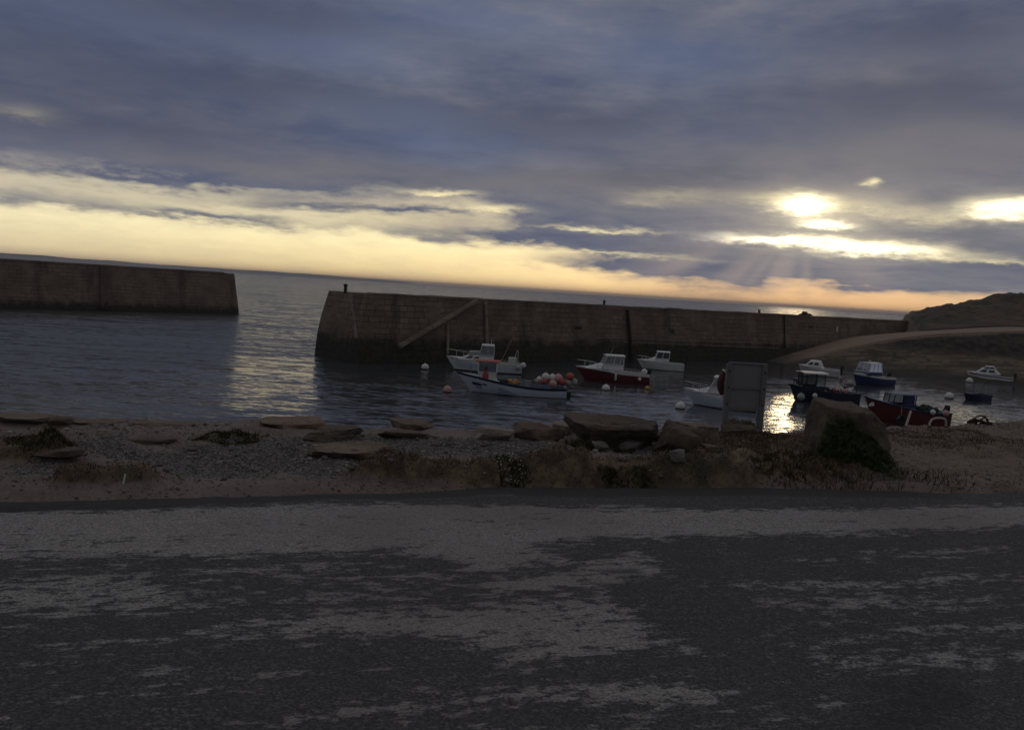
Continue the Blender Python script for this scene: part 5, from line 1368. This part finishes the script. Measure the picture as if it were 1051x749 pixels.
# grasses -----------------------------------------------------------
def blades(name, x, y, z, h, wd, cols, lean=0.5, bendy=0.5, seed=0, parent=None):
    rg = np.random.default_rng(seed); n = len(x); a = rg.uniform(0, 6.283, n); la = rg.uniform(0, 6.283, n)
    ln = lean*rg.random(n)*h; dx, dy = np.cos(la)*ln, np.sin(la)*ln; wx, wy = np.cos(a)*wd/2, np.sin(a)*wd/2
    def pt(f, k): return np.stack([x+dx*f*f*1.0+wx*k, y+dy*f*f+wy*k, z+h*f*(1-0.25*bendy*f)], -1)
    vs = np.stack([pt(0, -1), pt(0, 1), pt(.5, .8), pt(.5, -.8), pt(1, .12), pt(1, -.12)], 1).reshape(-1, 3)
    i = (np.arange(n)*6)[:, None]; f_ = np.concatenate([i+np.array([[0, 1, 2, 3]]), i+np.array([[3, 2, 4, 5]])], 0)
    me = npmesh(name, vs, f_); tone = np.repeat(rg.random(n), 6); setattr_f(me, 'tone', tone)
    m, t, b = material(name+'_blades'); tn = attr(t, 'tone'); n1 = noise(t, worldpos(t), 1.2, 4)
    c = tn.ramp([(i_/(len(cols)-1), c_) for i_, c_ in enumerate(cols)])
    setin(t, b, 'Base Color', mixc(t, n1.ss(.4, .65)*0.5, c, tuple(v*0.55 for v in cols[0]))); setin(t, b, 'Roughness', 0.9); b.inputs['Specular IOR Level'].default_value = 0.1
    return link(name, me, parent, [m], True)
def scatter(n, x0, x1, y0, y1, wf, seed):
    rg = np.random.default_rng(seed); x = rg.uniform(x0, x1, n); y = rg.uniform(y0, y1, n); k = rg.random(n) < wf(x, y); return x[k], y[k]
def wf_dry(x, y):
    m_ = np.clip(mound_h(x, y)/0.10, 0, 1); ok = (y > rd(x)+0.10) & (y < lip(x)+0.2)
    return np.where(ok, m_*np.clip(0.62+1.6*fbm(x*1.4, y*1.4, 3), 0.08, 1), 0)
x, y = scatter(450000, -9, 12, 7.5, 19, wf_dry, 1)
h = (0.03+0.055*rng.random(len(x)))*(1+0.7*np.clip(fbm(x*1.1, y*1.1+9, 3), -.6, .9))
kind(blades('dry_grass', x, y, ter(x, y)-0.005, h, 0.008, [(0.050, 0.034, 0.020), (0.125, 0.085, 0.052), (0.29, 0.205, 0.14)], 1.3, 0.8, 2), 'stuff')
x, y = scatter(60000, -9, 14, 7.5, 20, lambda x, y: np.where((y > rd(x)+.15) & (y < lip(x)+.2), np.clip(fbm(x*0.6, y*0.9+20, 4)*2.2-0.25, 0, 0.8)*np.clip(mound_h(x, y)/.08+.2*(x > 7), 0, 1), 0), 5)
kind(blades('green_grass', x, y, ter(x, y)-0.005, 0.03+0.05*rng.random(len(x)), 0.008, [(0.022, 0.030, 0.012), (0.045, 0.055, 0.020), (0.09, 0.085, 0.04)], 0.8, .6, 6), 'stuff')
def wf_edge(x, y): return np.where((y > rd(x)+0.02) & (y < lip(x)), np.clip(fbm(x*1.7, y*1.7+3, 4)*1.8-0.15, 0, .6), 0)*((x > 6.0)+0.45)
x, y = scatter(110000, -9, 14, 7.5, 20, wf_edge, 8)
kind(blades('turf_tufts', x, y, ter(x, y)-0.004, 0.015+0.022*rng.random(len(x)), 0.006, [(0.085, 0.062, 0.035), (0.15, 0.115, 0.07), (0.20, 0.16, 0.11)], 1.2, .6, 9), 'stuff')

def tussock(px, py, rx, ry, h, n, cols, label, seed, name='tussock', flowers=0, group='green plants on the foreshore'):
    c = G(px, py); k = c.y/FPX; rg = np.random.default_rng(seed)
    rt = empty(name, (c.x, c.y, tz(c.x, c.y)), 0, label, 'plant', group)
    a = rg.uniform(0, 6.283, n); r_ = np.sqrt(rg.random(n))*(1+0.9*fbm(np.cos(a)*1.6+seed, np.sin(a)*1.6, 3)); x = np.cos(a)*r_*rx*k; y = np.sin(a)*r_*ry*1.6
    hh = h*np.clip(1-0.6*r_**2, .2, 1)*(0.35+0.8*rg.random(n)**1.5)*(1+1.2*fbm(x*5+seed, y*5, 3)); z = ter(x+c.x, y+c.y)-rt.location.z-0.01
    blades('foliage', x, y, z, hh, 0.012, cols, 0.8, .6, seed+1, rt)
    if flowers:
        mb = MB()
        for i in range(flowers):
            q = rg.uniform(0, 6.28); rr = math.sqrt(rg.random()); xx, yy = math.cos(q)*rr*rx*k*.9, math.sin(q)*rr*ry*.9
            zz_ = float(ter(np.array([xx+c.x]), np.array([yy+c.y]))[0])-rt.location.z+h*(0.7+.35*rg.random())*(1-.5*rr*rr)
            mb.sphere((xx, yy, zz_), 0.0065, 6, 4)
        mb.build('flower_heads', M['offwhite'], rt)['kind'] = 'stuff'
G3 = [(0.030, 0.040, 0.016), (0.055, 0.068, 0.026), (0.10, 0.10, 0.05)]
tussock(237, 448, 44, 0.18, 0.10, 2600, G3, 'low dark green tussock on the shore edge to the left of the orange slab', 51)
tussock(45, 447, 40, 0.25, 0.11, 2200, G3, 'dark green patch of growth below the dark square block at far left', 52)
tussock(523, 490, 20, 0.09, 0.12, 900, G3, 'green plant dotted with small white flowers on the roadside bank', 53, 'flowering_plant', 40)
tussock(628, 494, 24, 0.08, 0.06, 800, G3, 'dark green clump at the foot of the dry bank, right of the flowering plant', 54)
tussock(658, 495, 18, 0.08, 0.06, 600, G3, 'second dark green clump on the dry bank edge, straight below the broad boulder', 55)
tussock(603, 460, 20, 0.07, 0.16, 900, G3, 'dark green growth against the shaded front of the broad boulder', 56)
tussock(690, 466, 14, 0.1, 0.14, 700, G3, 'small dark clump at the foot of the steep brown rock', 57)
tussock(640, 462, 12, 0.08, 0.12, 500, G3, 'thin green tuft by the grey slab under the broad boulder', 58)
tussock(297, 461, 12, 0.10, 0.05, 300, G3, 'tiny green sprout in the pebbles left of the sharp slab', 59)
tussock(455, 457, 14, 0.12, 0.05, 350, G3, 'tiny yellow green sprout in the pebbles above the dry bank', 60)
tussock(800, 475, 45, 0.3, 0.08, 1400, G3, 'wide patch of dark green growth left of the largest boulder', 61)

def ivy():
    """leafy creeper over the front of the largest boulder: small leaves lying on the rock and on the ground below"""
    bo = bpy.data.objects['boulder']; dg = bpy.context.evaluated_depsgraph_get(); dg.update()
    tr = BVHTree.FromObject(bo, dg); mw = bo.matrix_world.copy(); inv = mw.inverted(); rg = random.Random(5)
    rt = empty('ivy', (bo.location.x, bo.location.y-0.5, bo.location.z), 0, 'dark green ivy and scrub covering the front and foot of the largest boulder', 'plant')
    vs = []; fs = []; o = Vector(rt.location)
    shape = [(842, 456), (850, 440), (858, 428), (868, 430), (884, 441), (893, 448), (905, 462), (914, 470), (922, 484), (900, 489), (870, 484), (845, 470)]
    n = 0; tries = 0
    def inside(x_, y_):
        r_ = False
        for i in range(len(shape)):
            a, b_ = shape[i], shape[i-1]
            if (a[1] > y_) != (b_[1] > y_) and x_ < (b_[0]-a[0])*(y_-a[1])/(b_[1]-a[1])+a[0]: r_ = not r_
        return r_
    org = inv @ Vector((0, 0, EYE))
    while n < 6500 and tries < 60000:
        tries += 1
        px_, py_ = rg.uniform(836, 928), rg.uniform(424, 490)
        jx_ = px_+6*mnoise.noise(Vector((px_*.09, py_*.09, 1))); jy_ = py_+6*mnoise.noise(Vector((px_*.09, py_*.09, 7)))
        if not inside(jx_, jy_): continue
        if mnoise.noise(Vector((px_*.15, py_*.15, 3))) < -0.28 and rg.random() < .8: continue
        d = ray(px_, py_).normalized(); hit = tr.ray_cast(org, inv.to_3x3() @ d)
        if hit[0] is not None: p = mw @ hit[0]; nm = (mw.to_3x3() @ hit[1]).normalized(); lift = rg.uniform(0.005, 0.07)
        else:
            p = P(px_, py_, 4.42); p.z = tz(p.x, p.y); p.x += rg.gauss(0, .10); nm = Vector((0, -.3, 1)).normalized(); lift = rg.random()**2*0.22
            if p.y > bo.location.y+0.2: continue
        p = p+nm*lift-o; s_ = rg.uniform(0.012, 0.026); u = nm.orthogonal().normalized()
        q = Matrix.Rotation(rg.uniform(0, 6.28), 3, nm) @ u; w_ = nm.cross(q); tl = nm*rg.uniform(-.6, .6)
        k = len(vs); vs += [p-q*s_, p+w_*s_*.7+tl*s_*.4, p+q*s_*1.2+tl*s_, p-w_*s_*.7+tl*s_*.4]; fs.append((k, k+1, k+2, k+3)); n += 1
    me = bpy.data.meshes.new('leaves'); me.from_pydata(vs, [], fs)
    m, t, b = material('ivy_leaves'); nn = noise(t, worldpos(t), 14, 3); n2 = noise(t, worldpos(t), 2.5, 3)
    c = mixc(t, nn.ss(.35, .65), (0.020, 0.032, 0.011), (0.062, 0.080, 0.028)); c = mixc(t, n2.ss(.58, .7)*.6, c, (0.07, 0.06, 0.03))
    setin(t, b, 'Base Color', c); setin(t, b, 'Roughness', 0.6); b.inputs['Specular IOR Level'].default_value = 0.2
    link('leaves', me, rt, [m], False)
ivy()
def wf_scrub(x, y):
    c = bpy.data.objects['boulder'].location; r = np.hypot((x-c.x)/1.0, (y-c.y+0.15)/0.75)
    return np.where((y > rd(x)+0.1) & (y < lip(x)+.2), np.exp(-r**2)*np.clip(0.7+1.8*fbm(x*2.5, y*2.5, 3), 0, 1), 0)
c_ = bpy.data.objects['boulder'].location
x, y = scatter(16000, c_.x-2, c_.x+2, c_.y-1.8, c_.y+1.0, wf_scrub, 77)
kind(blades('scrub', x, y, ter(x, y)-0.01, 0.05+0.16*rng.random(len(x))**2, 0.010, [(0.028, 0.036, 0.014), (0.065, 0.060, 0.028), (0.15, 0.105, 0.06)], 1.1, .7, 78), 'stuff')
# little white stake on the mound at left
c = G(126, 496); rt = empty('marker_stake', (c.x, c.y, tz(c.x, c.y)), 0, 'short white stake stuck in the bare mound beside the road at left', 'stake')
MB().tube([(0, 0, -.05), (0.02, 0, 0.075)], [0.009, 0.008], 8).build('stake', M['white'], rt)
MB().lathe([(0.009, 0.074), (0.010, 0.080), (0.003, 0.086)], 8, 0, (0.02, 0, 0)).build('tip', M['offwhite'], rt)
